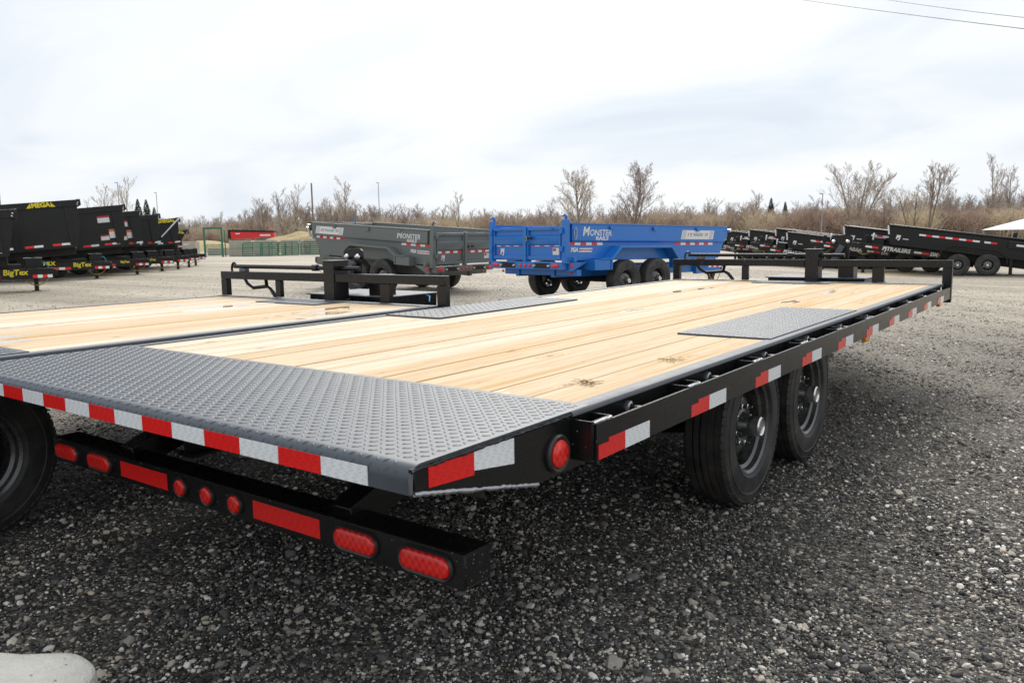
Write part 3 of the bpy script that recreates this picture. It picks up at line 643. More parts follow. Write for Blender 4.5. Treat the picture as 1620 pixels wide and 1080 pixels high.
    # reflective tape
    if tapes:
        for k in range(16):
            xb = 1.094 - 0.1524 * k; mb = MB()
            mb.box(xb - 0.1510, -0.0016, -0.0595, xb, -0.0003, -0.0165)
            o = mb.build('white_reflector_tape' if k % 2 == 0 else 'red_reflector_tape', M['tape_white'] if k % 2 == 0 else M['tape_red'], root, loc=(0, 0, H))
        for nm, a, b_ in (('red_reflector_tape', 0.054, 0.206), ('white_reflector_tape', 0.2065, 0.359)):
            mb = MB(); mb.prism([(a, -0.0565 - 0.0 * a), (b_, -0.0565 - 0.010 * (b_ - .05) / .15), (b_, -0.0105 - 0.003), (a, -0.0105)], 'x', 1.2200, 1.2212)
            mb.build(nm, M['tape_red'] if 'red' in nm else M['tape_white'], root, loc=(0, 0, H))
    kk = int((Lb - 0.75) / 0.593) + 1
    for k in range(kk):
        y = 0.633 + 0.593 * k
        for nm, a, b_ in (('red_reflector_tape', y, y + 0.1465), ('white_reflector_tape', y + 0.147, y + 0.296)):
            if b_ > Lb + 0.05: continue
            mb = MB()
            if 'red' in nm: mb.prism([(a, -0.1225), (b_, -0.1225), (b_, -0.0725), (a + 0.055, -0.0725), (a + 0.055, -0.083), (a, -0.083)], 'x', 1.2957, 1.2969)
            else: mb.box(1.2957, a, -0.1225, 1.2969, b_, -0.0725)
            mb.build(nm, M['tape_red'] if 'red' in nm else M['tape_white'], root, loc=(0, 0, H))
    if rear:
        # weld bead along the foot of the tail gusset
        n = 60; pts = [(1.2195, 0.01 + 0.45 * k / n, -0.0585 - 0.0975 * k / n + rng.uniform(-.0012, .0012)) for k in range(n + 1)]
        mb = MB(); mb.tube(pts, [0.0052 + rng.uniform(-.0018, .0018) for _ in pts], 6); mb.build('weld_bead', M['steel'], root, loc=(0, 0, H), smooth=True)
        n = 60; pts = [(1.2205, 0.0 + 0.66 * k / n, -0.0075 + rng.uniform(-.001, .001)) for k in range(n + 1)]
        mb = MB(); mb.tube(pts, [0.0042 + rng.uniform(-.0018, .0022) for _ in pts], 6); mb.build('weld_bead', B, root, loc=(0, 0, H), smooth=True)
        mb = MB(); mb.tube([(1.217, 0.004, -0.012), (1.2195, 0.001, -0.03), (1.2195, 0.001, -0.056)], [0.006, 0.005, 0.004], 7); mb.build('weld_bead', M['flange'], root, loc=(0, 0, H), smooth=True)
        mb = MB(); mb.lathe([(0.0, 0.0), (0.0, 0.050), (0.008, 0.051), (0.014, 0.047), (0.012, 0.039), (0.006, 0.038)], (1.2197, 0.546, -0.095), 'x', 32)
        g_ = mb.build('side_marker_light', M['lampring'], root, loc=(0, 0, H), smooth=True)
        mb = MB(); mb.lathe([(0.004, 0.0375), (0.014, 0.037), (0.020, 0.031), (0.023, 0.018), (0.024, 0.0)], (1.2197, 0.546, -0.095), 'x', 32)
        mb.build('lens', M['lens'], g_, loc=(0, 0, 0), smooth=True)
        # light bar / rear bumper
        yb, z0, z1 = 0.30, -0.412, -0.318
        mb = MB(); mb.box(-1.095, yb, z0, 1.105, yb + 0.006, z1)
        mb.box(-1.095, yb + 0.0062, z1 - 0.006, 1.105, yb + 0.105, z1); mb.box(-1.095, yb + 0.0062, z0, 1.105, yb + 0.105, z0 + 0.006)
        mb.box(1.099, yb + 0.0062, z0 + 0.0062, 1.105, yb + 0.105, z1 - 0.0062); mb.box(-1.095, yb + 0.0062, z0 + 0.0062, -1.089, yb + 0.105, z1 - 0.0062)
        bp = mb.build('light_bar', B, root, loc=(0, 0, H), bevel=0.0015)
        zc = (z0 + z1) / 2
        def lamp(x, hw_, r_, nm):
            n = 12
            def st_(rr, yy): return [(x + hw_ + rr * math.cos(a), yy, zc + rr * math.sin(a)) for a in np.linspace(-math.pi / 2, math.pi / 2, n)] + [(x - hw_ + rr * math.cos(a), yy, zc + rr * math.sin(a)) for a in np.linspace(math.pi / 2, 1.5 * math.pi, n)]
            def loft(rows, mat, nm_, par, cap):
                mb_ = MB(); k_ = 2 * n; vs = [p for rr, yy in rows for p in st_(rr, yy)]
                fs = [(i_ * k_ + j, i_ * k_ + (j + 1) % k_, (i_ + 1) * k_ + (j + 1) % k_, (i_ + 1) * k_ + j) for i_ in range(len(rows) - 1) for j in range(k_)]
                if cap: fs.append(tuple((len(rows) - 1) * k_ + j for j in range(k_)))
                mb_.add(vs, fs); return mb_.build(nm_, mat, par, loc=(0, 0, H) if par is root else (0, 0, 0), smooth=True, angle=50)
            g2 = loft([(r_ * 1.28, yb), (r_ * 1.30, yb - 0.006), (r_ * 1.18, yb - 0.011), (r_ * 1.02, yb - 0.008), (r_ * 1.0, yb - 0.002)], M['lampring'], nm, root, False)
            loft([(r_ * 1.0, yb - 0.003), (r_ * 0.98, yb - 0.010), (r_ * 0.86, yb - 0.015), (r_ * 0.5, yb - 0.017)], M['lens'], 'lens', g2, True)
        for sx_ in (-1, 1):
            lamp(sx_ * 0.975 + 0.0, 0.058, 0.029, 'tail_light'); lamp(sx_ * 0.713, 0.053, 0.029, 'tail_light')
            mb = MB(); a_, b_ = sx_ * 0.245, sx_ * 0.560; mb.box(min(a_, b_), yb - 0.0016, zc - 0.029, max(a_, b_), yb - 0.0003, zc + 0.029)
            mb.build('red_reflector_tape', M['tape_red'], root, loc=(0, 0, H))
        for x_ in (-0.155, 0, 0.155): lamp(x_, 0.0005, 0.029, 'clearance_light')
        for x_ in (-0.60, 0.60):
            mb = MB(); mb.bar((x_, yb + 0.06, z1 - 0.03), (x_, yb + 0.62, -0.14), 0.085, 0.10); mb.build('bumper_strut', B, root, loc=(0, 0, H), bevel=0.002)
    # frame below the deck
    for x_ in (-0.46, 0.46):
        mb = MB(); mb.box(x_ - 0.05, 0.50, -0.16, x_ + 0.05, Lb + 0.1, -0.172); mb.box(x_ - 0.005, 0.5, -0.34, x_ + 0.005, Lb + 0.1, -0.1722); mb.box(x_ - 0.05, 0.5, -0.352, x_ + 0.05, Lb + 0.1, -0.3402)
        mb.build('frame_beam', M['frame'], root, loc=(0, 0, H))
    for k in range(15):
        y = 0.25 + k * (Lb - 0.35) / 14; mb = MB(); mb.box(-1.21, y - 0.006, -0.135, 1.21, y + 0.006, -0.045); mb.box(-1.21, y - 0.04, -0.0445, 1.21, y + 0.006, -0.041)
        mb.build('cross_member', M['frame'], root, loc=(0, 0, H))
    for ya in (axle - 0.455, axle + 0.455):
        mb = MB(); mb.tube([(-0.86, ya, 0.385), (0.86, ya, 0.385)], 0.045, 14); mb.build('axle', M['frame'], root, smooth=True)
        for s in (-1, 1):
            wheel(root, (s * 1.055, ya + 0.03, 0.385), s, w=0.208)
            mb = MB(); mb.tube([(s * 0.70, ya - 0.38, 0.42), (s * 0.70, ya, 0.34), (s * 0.70, ya + 0.38, 0.42)], 0.03, 6); mb.build('leaf_spring', M['frame'], root)
    # headboard
    yh = Lb + 0.005; d = 0.055
    mb = MB(); mb.box(-1.24, yh - 0.085, -0.02, 1.24, yh - 0.001, 0.0035); mb.build('front_flange', M['flange'], root, loc=(0, 0, H), bevel=0.001)
    mb = MB(); mb.box(-1.21, yh, -0.165, 1.21, yh + 0.012, 0.0)
    mb.build('front_channel', B, root, loc=(0, 0, H))
    mb = MB(); mb.box(-1.3, yh + 0.002, 0.142, 0.055, yh + d, 0.207); mb.build('headboard_rail', B, root, loc=(0, 0, H), bevel=0.003)
    mb = MB(); mb.box(0.185, yh + 0.002, 0.142, 1.3, yh + d, 0.207); mb.build('headboard_rail', B, root, loc=(0, 0, H), bevel=0.003)
    for s in (-1, 1):
        mb = MB(); mb.box(s * 1.225, yh + 0.002, -0.158, s * 1.3, yh + d, 0.1405); mb.build('headboard_post', B, root, loc=(0, 0, H), bevel=0.003)
    for x_, w_ in ((-0.53, 0.065), (0.705, 0.10)):
        mb = MB(); mb.box(x_ - w_ / 2, yh + 0.0135, 0.004, x_ + w_ / 2, yh + d - 0.004, 0.1405); mb.build('headboard_post', B, root, loc=(0, 0, H), bevel=0.002)
    mb = MB(); mb.box(0.06, yh - 0.006, 0.004, 0.18, yh + 0.145, 0.302)
    tp = mb.build('winch_post', B, root, loc=(0, 0, H), bevel=0.003)
    mb = MB(); mb.box(0.045, yh - 0.014, 0.3022, 0.195, yh + 0.155, 0.308); mb.build('post_cap', M['flange'], tp)
    mb = MB(); mb.box(0.30, yh + 0.24, -0.2, 0.44, yh + 0.40, 0.19); mb.build('jack_post', B, root, loc=(0, 0, H), bevel=0.004)
    # spare wheel carrier: slanting arm, plate and two bright nuts
    mb = MB(); mb.bar((0.22, yh + 0.36, 0.18), (0.30, yh + 0.36, 0.33), 0.05, 0.05, up=(0, 1, 0)); mb.build('carrier_arm', M['flange'], root, loc=(car[0], 0, H + car[1]), bevel=0.002)
    mb = MB(); mb.prism([(0.185, 0.33), (0.185, 0.415), (0.205, 0.432), (0.36, 0.432), (0.385, 0.415), (0.385, 0.36), (0.36, 0.30), (0.35, 0.15), (0.29, 0.15), (0.25, 0.29)], 'y', yh + 0.392, yh + 0.402)
    cp = mb.build('carrier_plate', B, root, loc=(car[0], 0, H + car[1]), bevel=0.001)
    for x_ in (0.22, 0.345):
        mb = MB(); mb.lathe([(-0.045, 0.0), (-0.043, 0.012), (-0.03, 0.021), (-0.012, 0.022), (0.0, 0.02)], (x_, yh + 0.392, 0.37), 'y', 14); mb.build('wheel_nut', M['chrome'], cp, smooth=True)
    # jack crank and its folded handle on top of the headboard
    mb = MB(); mb.tube([(-1.14, yh + 0.04, 0.250), (0.06, yh + 0.05, 0.246)], 0.0175, 10)
    mb.tube([(0.18, yh + 0.06, 0.246), (0.40, yh + 0.06, 0.246)], 0.0175, 10)
    mb.tube([(-0.12, yh + 0.048, 0.247), (-0.06, yh + 0.048, 0.247)], 0.026, 10)
    cs = mb.build('crank_shaft', B, root, loc=(0, 0, H), smooth=True)
    mb = MB(); mb.tube([(-1.15 + 0.035 * math.cos(a), yh + 0.04, 0.235 + 0.055 * math.sin(a) - 0.01) for a in np.linspace(0.2, 5.6, 14)], 0.010, 8); mb.build('snap_ring', B, cs, smooth=True)
    mb = MB(); mb.tube([(-1.10, yh + 0.075, 0.20), (-1.03, yh + 0.085, 0.10), (-0.965, yh + 0.095, 0.065), (-0.86, yh + 0.1, 0.075), (-0.775, yh + 0.1, 0.082), (-0.735, yh + 0.1, 0.06), (-0.69, yh + 0.1, 0.01), (-0.672, yh + 0.1, -0.05)], 0.0165, 10)
    mb.tube([(-0.79, yh + 0.1, 0.08), (-0.76, yh + 0.07, 0.15)], 0.015, 8); mb.build('crank_handle', B, cs, smooth=True)
    mb = MB(); mb.box(-1.045, yh + 0.012, 0.2072, -0.965, yh + 0.06, 0.233); mb.build('crank_bracket', M['flange'], root, loc=(0, 0, H), bevel=0.003)
    # tool tray between the tongue beams, tongue
    mb = MB(); mb.box(-0.36, yh + 0.20, -0.15, 0.55, yh + 0.75, 0.020); tb = mb.build('toolbox', B, root, loc=(0, 0, H), bevel=0.004)
    mb = MB(); mb.box(-0.38, yh + 0.18, 0.0202, 0.57, yh + 0.77, 0.030); mb.build('toolbox_lid', M['flange'], tb, bevel=0.002)
    mb = MB(); mb.box(0.02, yh + 0.168, -0.005, 0.16, yh + 0.179, 0.008); mb.build('handle', M['chrome'], tb)
    mb = MB(); mb.tube([(0.58, yh + 0.6, 0.012), (0.63, yh + 0.58, 0.010), (0.67, yh + 0.53, -0.03)], 0.005, 6); mb.build('brake_line', M['plastic_blue'], root, loc=(0, 0, H), smooth=True)
    for s in (-1, 1):
        mb = MB(); mb.bar((s * 0.46, yh + 0.1, -0.26), (s * 0.08, yh + 1.5, -0.30), 0.08, 0.16); mb.build('tongue_beam', B, root, loc=(0, 0, H), bevel=0.003)
    mb = MB(); mb.box(-0.08, yh + 1.5, -0.36, 0.08, yh + 1.75, -0.24); mb.build('coupler', B, root, loc=(0, 0, H), bevel=0.006)
    mb = MB(); mb.box(-0.06, yh + 0.85, -0.83, 0.06, yh + 0.97, 0.0); mb.build('tongue_jack', B, root, loc=(0, 0, H), bevel=0.003)
    # access plate in front part of the deck
    mb = MB(); mb.box(-0.33, 6.44 - 6.62 + Lb - 0.17, -0.001, 0.36, Lb - 0.09, 0.0055); mb.build('access_plate', M['plate'], root, loc=(0, 0, H), bevel=0.001)
    for y in (3.635, 6.115):
        if y < Lb: mb = MB(); mb.box(1.272, y - 0.045, -0.150, 1.2985, y + 0.045, -0.1245); mb.build('amber_marker_light', M['amber'], root, loc=(0, 0, H), bevel=0.004)
    return root
fb = flatbed((0, 0, 0), 0, 'black flatbed trailer in front with tread plate tail, pine deck and striped rear edge')
fb2 = flatbed((-2.575, -3.66, 0), 0, 'black flatbed trailer with pine deck parked behind and left of the front flatbed', axle=3.30, plates=(2.50, 4.02), car=(-0.30, -0.045), near=False, tapes=False, rear=False)

# tufts of dry grass trodden onto the deck
def tuft(x, y, r_, n):
    mb = MB()
    for k in range(n):
        a = rng.uniform(0, 6.28); l = rng.uniform(0.015, 0.05); px, py = x + rng.gauss(0, r_), y + rng.gauss(0, r_ * 0.8); z = H + 0.002
        b_ = a + rng.uniform(-0.8, 0.8)
        p0 = Vector((px, py, z + 0.001)); p1 = p0 + Vector((math.cos(a) * l * .5, math.sin(a) * l * .5, rng.uniform(0, 0.010))); p2 = p1 + Vector((math.cos(b_) * l * .5, math.sin(b_) * l * .5, -rng.uniform(0, 0.004)))
        p2.z = max(p2.z, H + 0.002)
        mb.tube([p0, p1, p2], [0.0009, 0.0008, 0.0005], 4)
    return mb.build('grass_tuft', M['drygrass'])
M['drygrass2'] = bark('dead_grass_clump', (0.26, 0.19, 0.085), (0.40, 0.30, 0.14))
o = tuft(1.045, 0.99, 0.020, 30); o.data.materials[0] = M['drygrass2']; tag(o, 'dead grass tuft on the pine deck, nearest the tread plate tail', 'grass')
o = tuft(1.055, 1.55, 0.022, 26); o.data.materials[0] = M['drygrass2']; tag(o, 'dead grass tuft on the pine deck, between the other tuft and the wheel plate', 'grass')

# ------------------------------------------------------------------ dump trailers
def strip(root, pts, n, side_x, zoff, first='white', basis=None, h=0.05, face='side'):
    """alternating reflective tape from a to b; (y or x, z) ends"""
    (a0, za), (a1, zb) = pts; mb = MB()
    for k in range(n):
        u0, u1 = k / n, (k + 1) / n
        p, q = a0 + (a1 - a0) * u0, a0 + (a1 - a0) * u1; z0, z1 = za + (zb - za) * u0, za + (zb - za) * u1
        mi = (k + (0 if first == 'white' else 1)) % 2
        if face == 'side':
            sg = 1 if side_x > 0 else -1
            v = [(side_x, p, z0), (side_x, q, z1), (side_x, q, z1 + h), (side_x, p, z0 + h)]; v += [(side_x + sg * 0.002, *w[1:]) for w in v]
        else:
            v = [(p, side_x, z0), (q, side_x, z1), (q, side_x, z1 + h), (p, side_x, z0 + h)]; v += [(w[0], side_x - 0.002, w[2]) for w in v]
        mb.add(v, [(0, 1, 2, 3), (7, 6, 5, 4), (0, 4, 5, 1), (1, 5, 6, 2), (2, 6, 7, 3), (3, 7, 4, 0)], mi)
    return mb.build('reflective_tape', [M['tape_white'], M['tape_red']], root, basis=basis)
def chain(root, a, b, sag, basis=None):
    a, b = Vector(a), Vector(b); mb = MB(); n = 22
    pts = [a.lerp(b, k / n) - Vector((0, 0, sag * 4 * (k / n) * (1 - k / n))) for k in range(n + 1)]
    for k in range(n):
        c = (pts[k] + pts[k + 1]) / 2; d = (pts[k + 1] - pts[k]).normalized() * 0.032; u = (Vector((0, 0, 1)) if k % 2 else Vector((1, 0, 0))) * 0.014
        ring = [c + d * math.cos(q) + u * math.sin(q) for q in np.linspace(0, 6.283, 9)]
        mb.tube(ring, 0.006, 4, cap=False)
    return mb.build('safety_chain', M['chain'], root, basis=basis)
def pbox(mb, x0, y0, z0, x1, y1, z1): mb.box(x0, y0, z0, x1, y1, z1)

def dump(loc, rz, label, p, group):
    root = empty('dump_trailer', loc, rz, label, 'dump trailer', group)
    W, L, zb, zt, zm = p.get('W', 1.05), p['L'], p['zb'], p['zt'], p.get('zm', 1.1)
    body = p['body']; ax = p['axles']; r = p.get('r', 0.40); style = p['style']
    side = p['side']                                   # the side that faces the photograph
    ya = sum(ax) / len(ax)
    allp = Matrix.Translation((0, ya, 0.45)) @ Matrix.Rotation(p.get('pitch', 0.0), 4, 'X') @ Matrix.Translation((0, -ya, -0.45))
    bedp = allp @ Matrix.Translation((0, 0.2, zb)) @ Matrix.Rotation(p.get('bed', 0.0), 4, 'X') @ Matrix.Translation((0, -0.2, -zb))
    bev = 0.006
    fs = p.get('slant', 0.22)
    wall_poly = [(0.02, zb), (0.02, zt), (L, zt), (L - 0.02, zm - 0.02), (L - fs, zb)]
    for s in (-1, 1):
        mb = MB(); mb.prism(wall_poly, 'x', s * (W - 0.03), s * W); w = mb.build('side_wall', body, root, basis=bedp, bevel=bev)
        mb = MB()
        if style == 'monster':
            mb.prism([(0.10, zm), (0.10, zt), (L, zt), (L - 0.03, zm)], 'x', s * (W + 0.002), s * (W + 0.055)); mb.box(s * (W - 0.035), 0.05, zt + 0.002, s * (W + 0.065), L, zt + 0.028)
            mb.prism([(W + 0.057 if s > 0 else -(W + 0.057), zm), ((W + 0.057) * s, zm + 0.03), ((W + 0.012) * s, zm - 0.02), ((W + 0.002) * s, zm - 0.02)], 'y', 0.10, L - 0.04)
        elif style == 'pj':
            mb.tube([(s * (W + 0.01), 0.02, zt), (s * (W + 0.01), L + 0.03, zt)], 0.045, 8)
            mb.box(s * (W + 0.002), 0.05, zb, s * (W + 0.05), L - fs - 0.05, zb + 0.10)
        else:
            mb.box(s * (W + 0.002), -0.02, zt - 0.22, s * (W + 0.075), L + 0.10, zt); mb.box(s * (W + 0.002), L - 0.42, zb + 0.12, s * (W + 0.055), L - 0.30, zt - 0.222)
        mb.build('top_rail', body, root, basis=bedp, bevel=bev)
    mb = MB(); mb.box(-W + 0.031, 0.03, zb, W - 0.031, L - fs - 0.02, zb + 0.02); mb.build('bed_floor', M['greyin'] if style == 'monster' else body, root, basis=bedp)
    mb = MB(); mb.prism([(L - fs - 0.02, zb), (L - fs, zb), (L - 0.02, zm), (L, zt - 0.002), (L - 0.03, zt - 0.002), (L - 0.05, zm)], 'x', -W + 0.031, W - 0.031); mb.build('front_wall', body, root, basis=bedp, bevel=0.004)
    if style != 'monster':
        mb = MB(); mb.box(-0.62, 0.25, zb - 0.26, 0.62, L - 0.25, zb - 0.004); mb.build('bed_subframe', M['frame'], root, basis=bedp)
        if p.get('bed'):
            mb = MB(); mb.bar((0.3, L * 0.45, 0.5), (0.3, L * 0.62, zb + 0.05), 0.5, 0.22); mb.build('hoist', M['frame'], root)
    ribs = p.get('ribs', [])
    for y in ribs:
        for s in (-1, 1):
            mb = MB()
            if style == 'mega': mb.bar((s * (W + 0.022), y - 0.22, zb + 0.14), (s * (W + 0.022), y, zt - 0.222), 0.04, 0.06, up=(0, 1, 0))
            mb.build('side_rib', body, root, basis=bedp, bevel=0.004)
    # tarp hooks under the rail
    if style == 'monster':
        for y in (L * 0.23, L * 0.49, L * 0.78):
            mb = MB(); s = side; mb.box(s * (W + 0.058), y - 0.05, zt - 0.09, s * (W + 0.10), y + 0.05, zt - 0.02); mb.build('tarp_hook', body, root, basis=bedp, bevel=0.004)
    # front cap with tarp roller
    mb = MB(); mb.box(-W, L + 0.002, zt - (0.20 if style != 'pj' else 0.05), W, L + (0.13 if style != 'pj' else 0.06), zt + 0.02); mb.build('tarp_housing', M['black_far'] if p.get('cap_black') else body, root, basis=bedp, bevel=0.01)
    if style == 'monster':
        mb = MB(); mb.tube([(side * (W + .06), L + 0.05, zt - 0.06), (side * (W + 0.13), L + 0.06, zt - 0.06)], 0.035, 8); mb.build('tarp_crank', M['chrome'], root, basis=bedp)
        # rear posts
        zp = p['zp']
        for s in (-1, 1):
            mb = MB(); mb.box(s * (W - 0.03), -0.10, zb - 0.05, s * (W + 0.075), 0.012, zp); po = mb.build('rear_post', body, root, basis=bedp, bevel=bev)
            mb = MB(); mb.tube([(s * W, 0.0, zp), (s * W, -0.02, zp + 0.06), (s * W, -0.07, zp + 0.085), (s * W, -0.12, zp + 0.06)], [0.03, 0.028, 0.022, 0.014], 6); mb.build('hook', body, po, smooth=True)
            for z in (zt - 0.12, zb + 0.22):
                mb = MB(); mb.box(s * (W - 0.06), -0.14, z - 0.05, s * (W + 0.02), -0.102, z + 0.05); mb.build('hinge', body, po, bevel=0.004)
            mb = MB(); mb.box(s * (W + 0.077), 0.03, zb - 0.02, s * (W + 0.17), 0.11, zb + 0.07); mb.build('gate_latch', body, po, bevel=0.008)
            # two doors
            mb = MB(); xa, xb = s * 0.045, s * (W - 0.065); lo, hi = min(xa, xb), max(xa, xb)
            mb.box(lo, -0.055, zb + 0.03, hi, -0.025, zt - 0.04)
            d_ = mb.build('tailgate_door', body, root, basis=bedp, bevel=0.003)
            mb = MB(); Ht = zt - zb
            mb.box(lo, -0.095, zt - 0.10, hi, -0.056, zt - 0.035); mb.box(lo, -0.095, zb + 0.022, hi, -0.056, zb + 0.09)
            mb.prism([(-0.056, zb + Ht * 0.42), (-0.095, zb + Ht * 0.46), (-0.095, zb + Ht * 0.68), (-0.056, zb + Ht * 0.73)], 'x', lo, hi)
            mb.box(lo, -0.096, zb + 0.092, lo + 0.035, -0.0565, zt - 0.102); mb.box(hi - 0.035, -0.096, zb + 0.092, hi, -0.0565, zt - 0.102)
            mb.build('door_rib', body, d_, bevel=0.005)
            mb = MB(); xm = s * W * 0.5 + s * 0.22; mb.tube([(xm + 0.04 * math.cos(q), -0.10, zt - 0.045 + 0.035 * math.sin(q)) for q in np.linspace(3.3, 6.2, 7)], 0.011, 6); mb.build('gate_loop', body, d_)
            strip(d_, ((s * 0.10, zb + 0.27), (s * (W - 0.12), zb + 0.27)), 6, -0.058, 0, 'red' if s > 0 else 'red', face='rear')
        mb = MB(); mb.box(-0.04, -0.125, zb - 0.02, 0.04, -0.03, zt - 0.02); lb = mb.build('latch_bar', body, root, basis=bedp, bevel=bev)
        mb = MB(); mb.bar((0.05, -0.14, zb + 0.42), (0.24, -0.14, zb + 0.43), 0.03, 0.045); mb.build('handle', M['frame'], lb, bevel=0.006)
        mb = MB(); mb.tube([(0.09, -0.15, zb + 0.37), (0.10, -0.16, zb + 0.47)], 0.014, 6); mb.build('handle_clip', M['chrome'], lb)
        textm('lettering', 'PJ', 0.15, M['white'], root, (-W + 0.30, -0.062, zb + 0.165), 'rear', 0.15, 0.008, basis=bedp)
        mb = MB(); mb.prism([(-W + 0.16, zb + 0.11), (-W + 0.185, zb + 0.11), (-W + 0.21, zb + 0.215), (-W + 0.185, zb + 0.215)], 'y', -0.0615, -0.060); mb.build('red_bar_decal', M['decalred'], root, basis=bedp)
        mb = MB(); mb.box(W - 0.30, -0.0605, zb + 0.11, W - 0.09, -0.058, zb + 0.24); k_ = mb.build('warning_sticker', M['white'], root, basis=bedp)
        mb = MB(); mb.box(W - 0.29, -0.0625, zb + 0.18, W - 0.21, -0.061, zb + 0.23); mb.build('sticker_patch', M['decalred'], k_)
        # rear bumper with lamps and ramp holders
        z0, z1 = zb - 0.165, zb - 0.025
        mb = MB(); mb.box(-W - 0.0, -0.12, z0, W + 0.0, 0.02, z1); bp = mb.build('rear_bumper', body, root, basis=allp, bevel=0.006)
        zc = (z0 + z1) / 2
        def lens(x, hw_, rr, par, yb=-0.121):
            mb_ = MB(); n = 8; ring = lambda q, y: [(x + hw_ + q * math.cos(a), y, zc + q * math.sin(a)) for a in np.linspace(-math.pi / 2, math.pi / 2, n)] + [(x - hw_ + q * math.cos(a), y, zc + q * math.sin(a)) for a in np.linspace(math.pi / 2, 1.5 * math.pi, n)]
            vs = ring(rr, yb) + ring(rr, yb - 0.012) + ring(rr * 0.8, yb - 0.018); k_ = 2 * n
            mb_.add(vs, [(i * k_ + j, i * k_ + (j + 1) % k_, (i + 1) * k_ + (j + 1) % k_, (i + 1) * k_ + j) for i in (0, 1) for j in range(k_)] + [tuple(range(2 * k_, 3 * k_))])
            mb_.build('tail_light', M['lens'], par, smooth=True, angle=50)
        for s in (-1, 1): lens(s * (W - 0.17), 0.06, 0.035, bp)
        for x_ in (-0.13, 0, 0.13): lens(x_ + 0.02, 0.0, 0.033, bp)
        for s in (-1, 1):
            mb = MB(); mb.box(s * 0.27, -0.128, zc - 0.05, s * 0.70, -0.1205, zc + 0.05); rp = mb.build('ramp_holder', M['black_far'], bp, bevel=0.004)
            for x_ in (0.29, 0.68):
                mb = MB(); mb.lathe([(-0.03, 0.0), (-0.03, 0.018), (0, 0.03)], (s * x_, -0.128, zc), 'y', 8); mb.build('bolt', M['chrome'], rp)
        mb = MB(); mb.prism([(0.025, z1 - 0.002), (0.50, z1 - 0.002), (0.42, z0 + 0.10), (0.10, z0 - 0.03), (0.025, z0 - 0.03)], 'x', side * (W - 0.02), side * (W + 0.06)); mb.build('corner_gusset', body, root, basis=allp, bevel=0.006)
        mb = MB(); mb.lathe([(0, 0.038), (0.012, 0.036), (0.02, 0.02), (0.02, 0)], (side * (W + 0.061), 0.07, zc), 'x', 12, 0, side); mb.build('side_marker_light', M['lens'], root, basis=allp, smooth=True)
        mb = MB(); mb.box(-W + 0.10, 0.18, z0 - 0.12, W + 0.10, 0.30, z0 - 0.004); fb_ = mb.build('rear_crossbeam', body, root, basis=allp, bevel=0.006)
        for s in (-1, 1):
            mb = MB(); mb.lathe([(0, 0.03), (-0.012, 0.028), (-0.014, 0)], (s * (W - 0.05), 0.179, z0 - 0.06), 'y', 10); mb.build('side_marker_light', M['lens'], fb_)
    else:
        mb = MB(); mb.box(-W + 0.02, -0.05, zb, W - 0.02, 0.012, zt - 0.02); mb.build('tailgate', body, root, basis=bedp, bevel=bev)
    # fenders
    if p.get('fender'):
        y0, y1, ya0, ya1, zlo, zhi = p['fender']
        for s in (-1, 1):
            xo = s * 1.27; xi = s * (W + 0.057); outer = [(y0, zlo), (y0 + 0.02, zlo + 0.22), (ya0, zhi), (ya1, zhi), (y1 - 0.02, zlo + 0.22), (y1, zlo)]
            inner = [(y1 - 0.05, zlo), (y1 - 0.065, zlo + 0.20), (ya1 - 0.02, zhi - 0.045), (ya0 + 0.02, zhi - 0.045), (y0 + 0.065, zlo + 0.20), (y0 + 0.05, zlo)]
            mb = MB(); mb.prism(outer + inner, 'x', s * (W + 0.004), xo); mb.build('fender', body, root, basis=allp, bevel=0.006)
            if style == 'monster':
                mb = MB(); mb.box(s * (W - 0.05), y0 - 0.44, zlo + 0.0, s * 1.26, y0 - 0.004, zlo + 0.20); st_ = mb.build('step_box', body, root, basis=allp, bevel=0.006)
                mb = MB(); mb.box(s * (W - 0.05), y0 - 0.30, zlo + 0.202, s * 1.28, y0 + 0.0, zlo + 0.222); mb.build('step_plate', body, st_, bevel=0.003)
    # wheels, chassis
    tm = M['rubber_mud']
    for a in ax:
        for s in (-1, 1): wheel(root, (s * 1.24, a, r), s, r=r, w=0.25, rimr=r * 0.545, detail=False, tyre_mat=tm)
        mb = MB(); mb.tube([(-1.0, a, r), (1.0, a, r)], 0.05, 8); mb.build('axle', M['frame'], root)
    zc = p.get('zc', zb - 0.19)
    for s in (-1, 1):
        mb = MB(); mb.box(s * 0.45, 0.15, zc - 0.12, s * 0.55, L + 0.05, zc + 0.09); mb.build('chassis_beam', M['frame'] if style != 'monster' else body, root, basis=allp, bevel=0.004)
    # tongue
    tl = p.get('tongue', 1.25); zt_ = p.get('ztongue', zc)
    tb = body if style != 'mega' else M['black_far']
    for s in (-1, 1):
        mb = MB(); mb.bar((s * 0.60, L - 0.5, zt_), (s * 0.09, L + tl, zt_), 0.08, 0.21); mb.build('tongue_beam', tb, root, basis=allp, bevel=0.005)
    mb = MB(); mb.box(-0.11, L + tl - 0.05, zt_ - 0.08, 0.11, L + tl + 0.12, zt_ + 0.08); mb.build('coupler', M['chrome'] if p.get('chromehitch') else M['frame'], root, basis=allp, bevel=0.02)
    mb = MB(); jy = L + tl - 0.42; jh = p.get('jack', 0.35)
    mb.box(-0.07 + side * 0.16, jy - 0.07, zt_ - 0.2, 0.07 + side * 0.16, jy + 0.07, zt_ + jh); jk = mb.build('jack', M['black_far'], root, basis=allp, bevel=0.006)
    j0 = allp @ Vector((side * 0.16, jy, zt_ - 0.2))
    gz = gh(*( (Matrix.Translation(loc) @ Matrix.Rotation(rz, 4, 'Z') @ Vector((j0.x, j0.y, 0))).xy )) - loc[2]
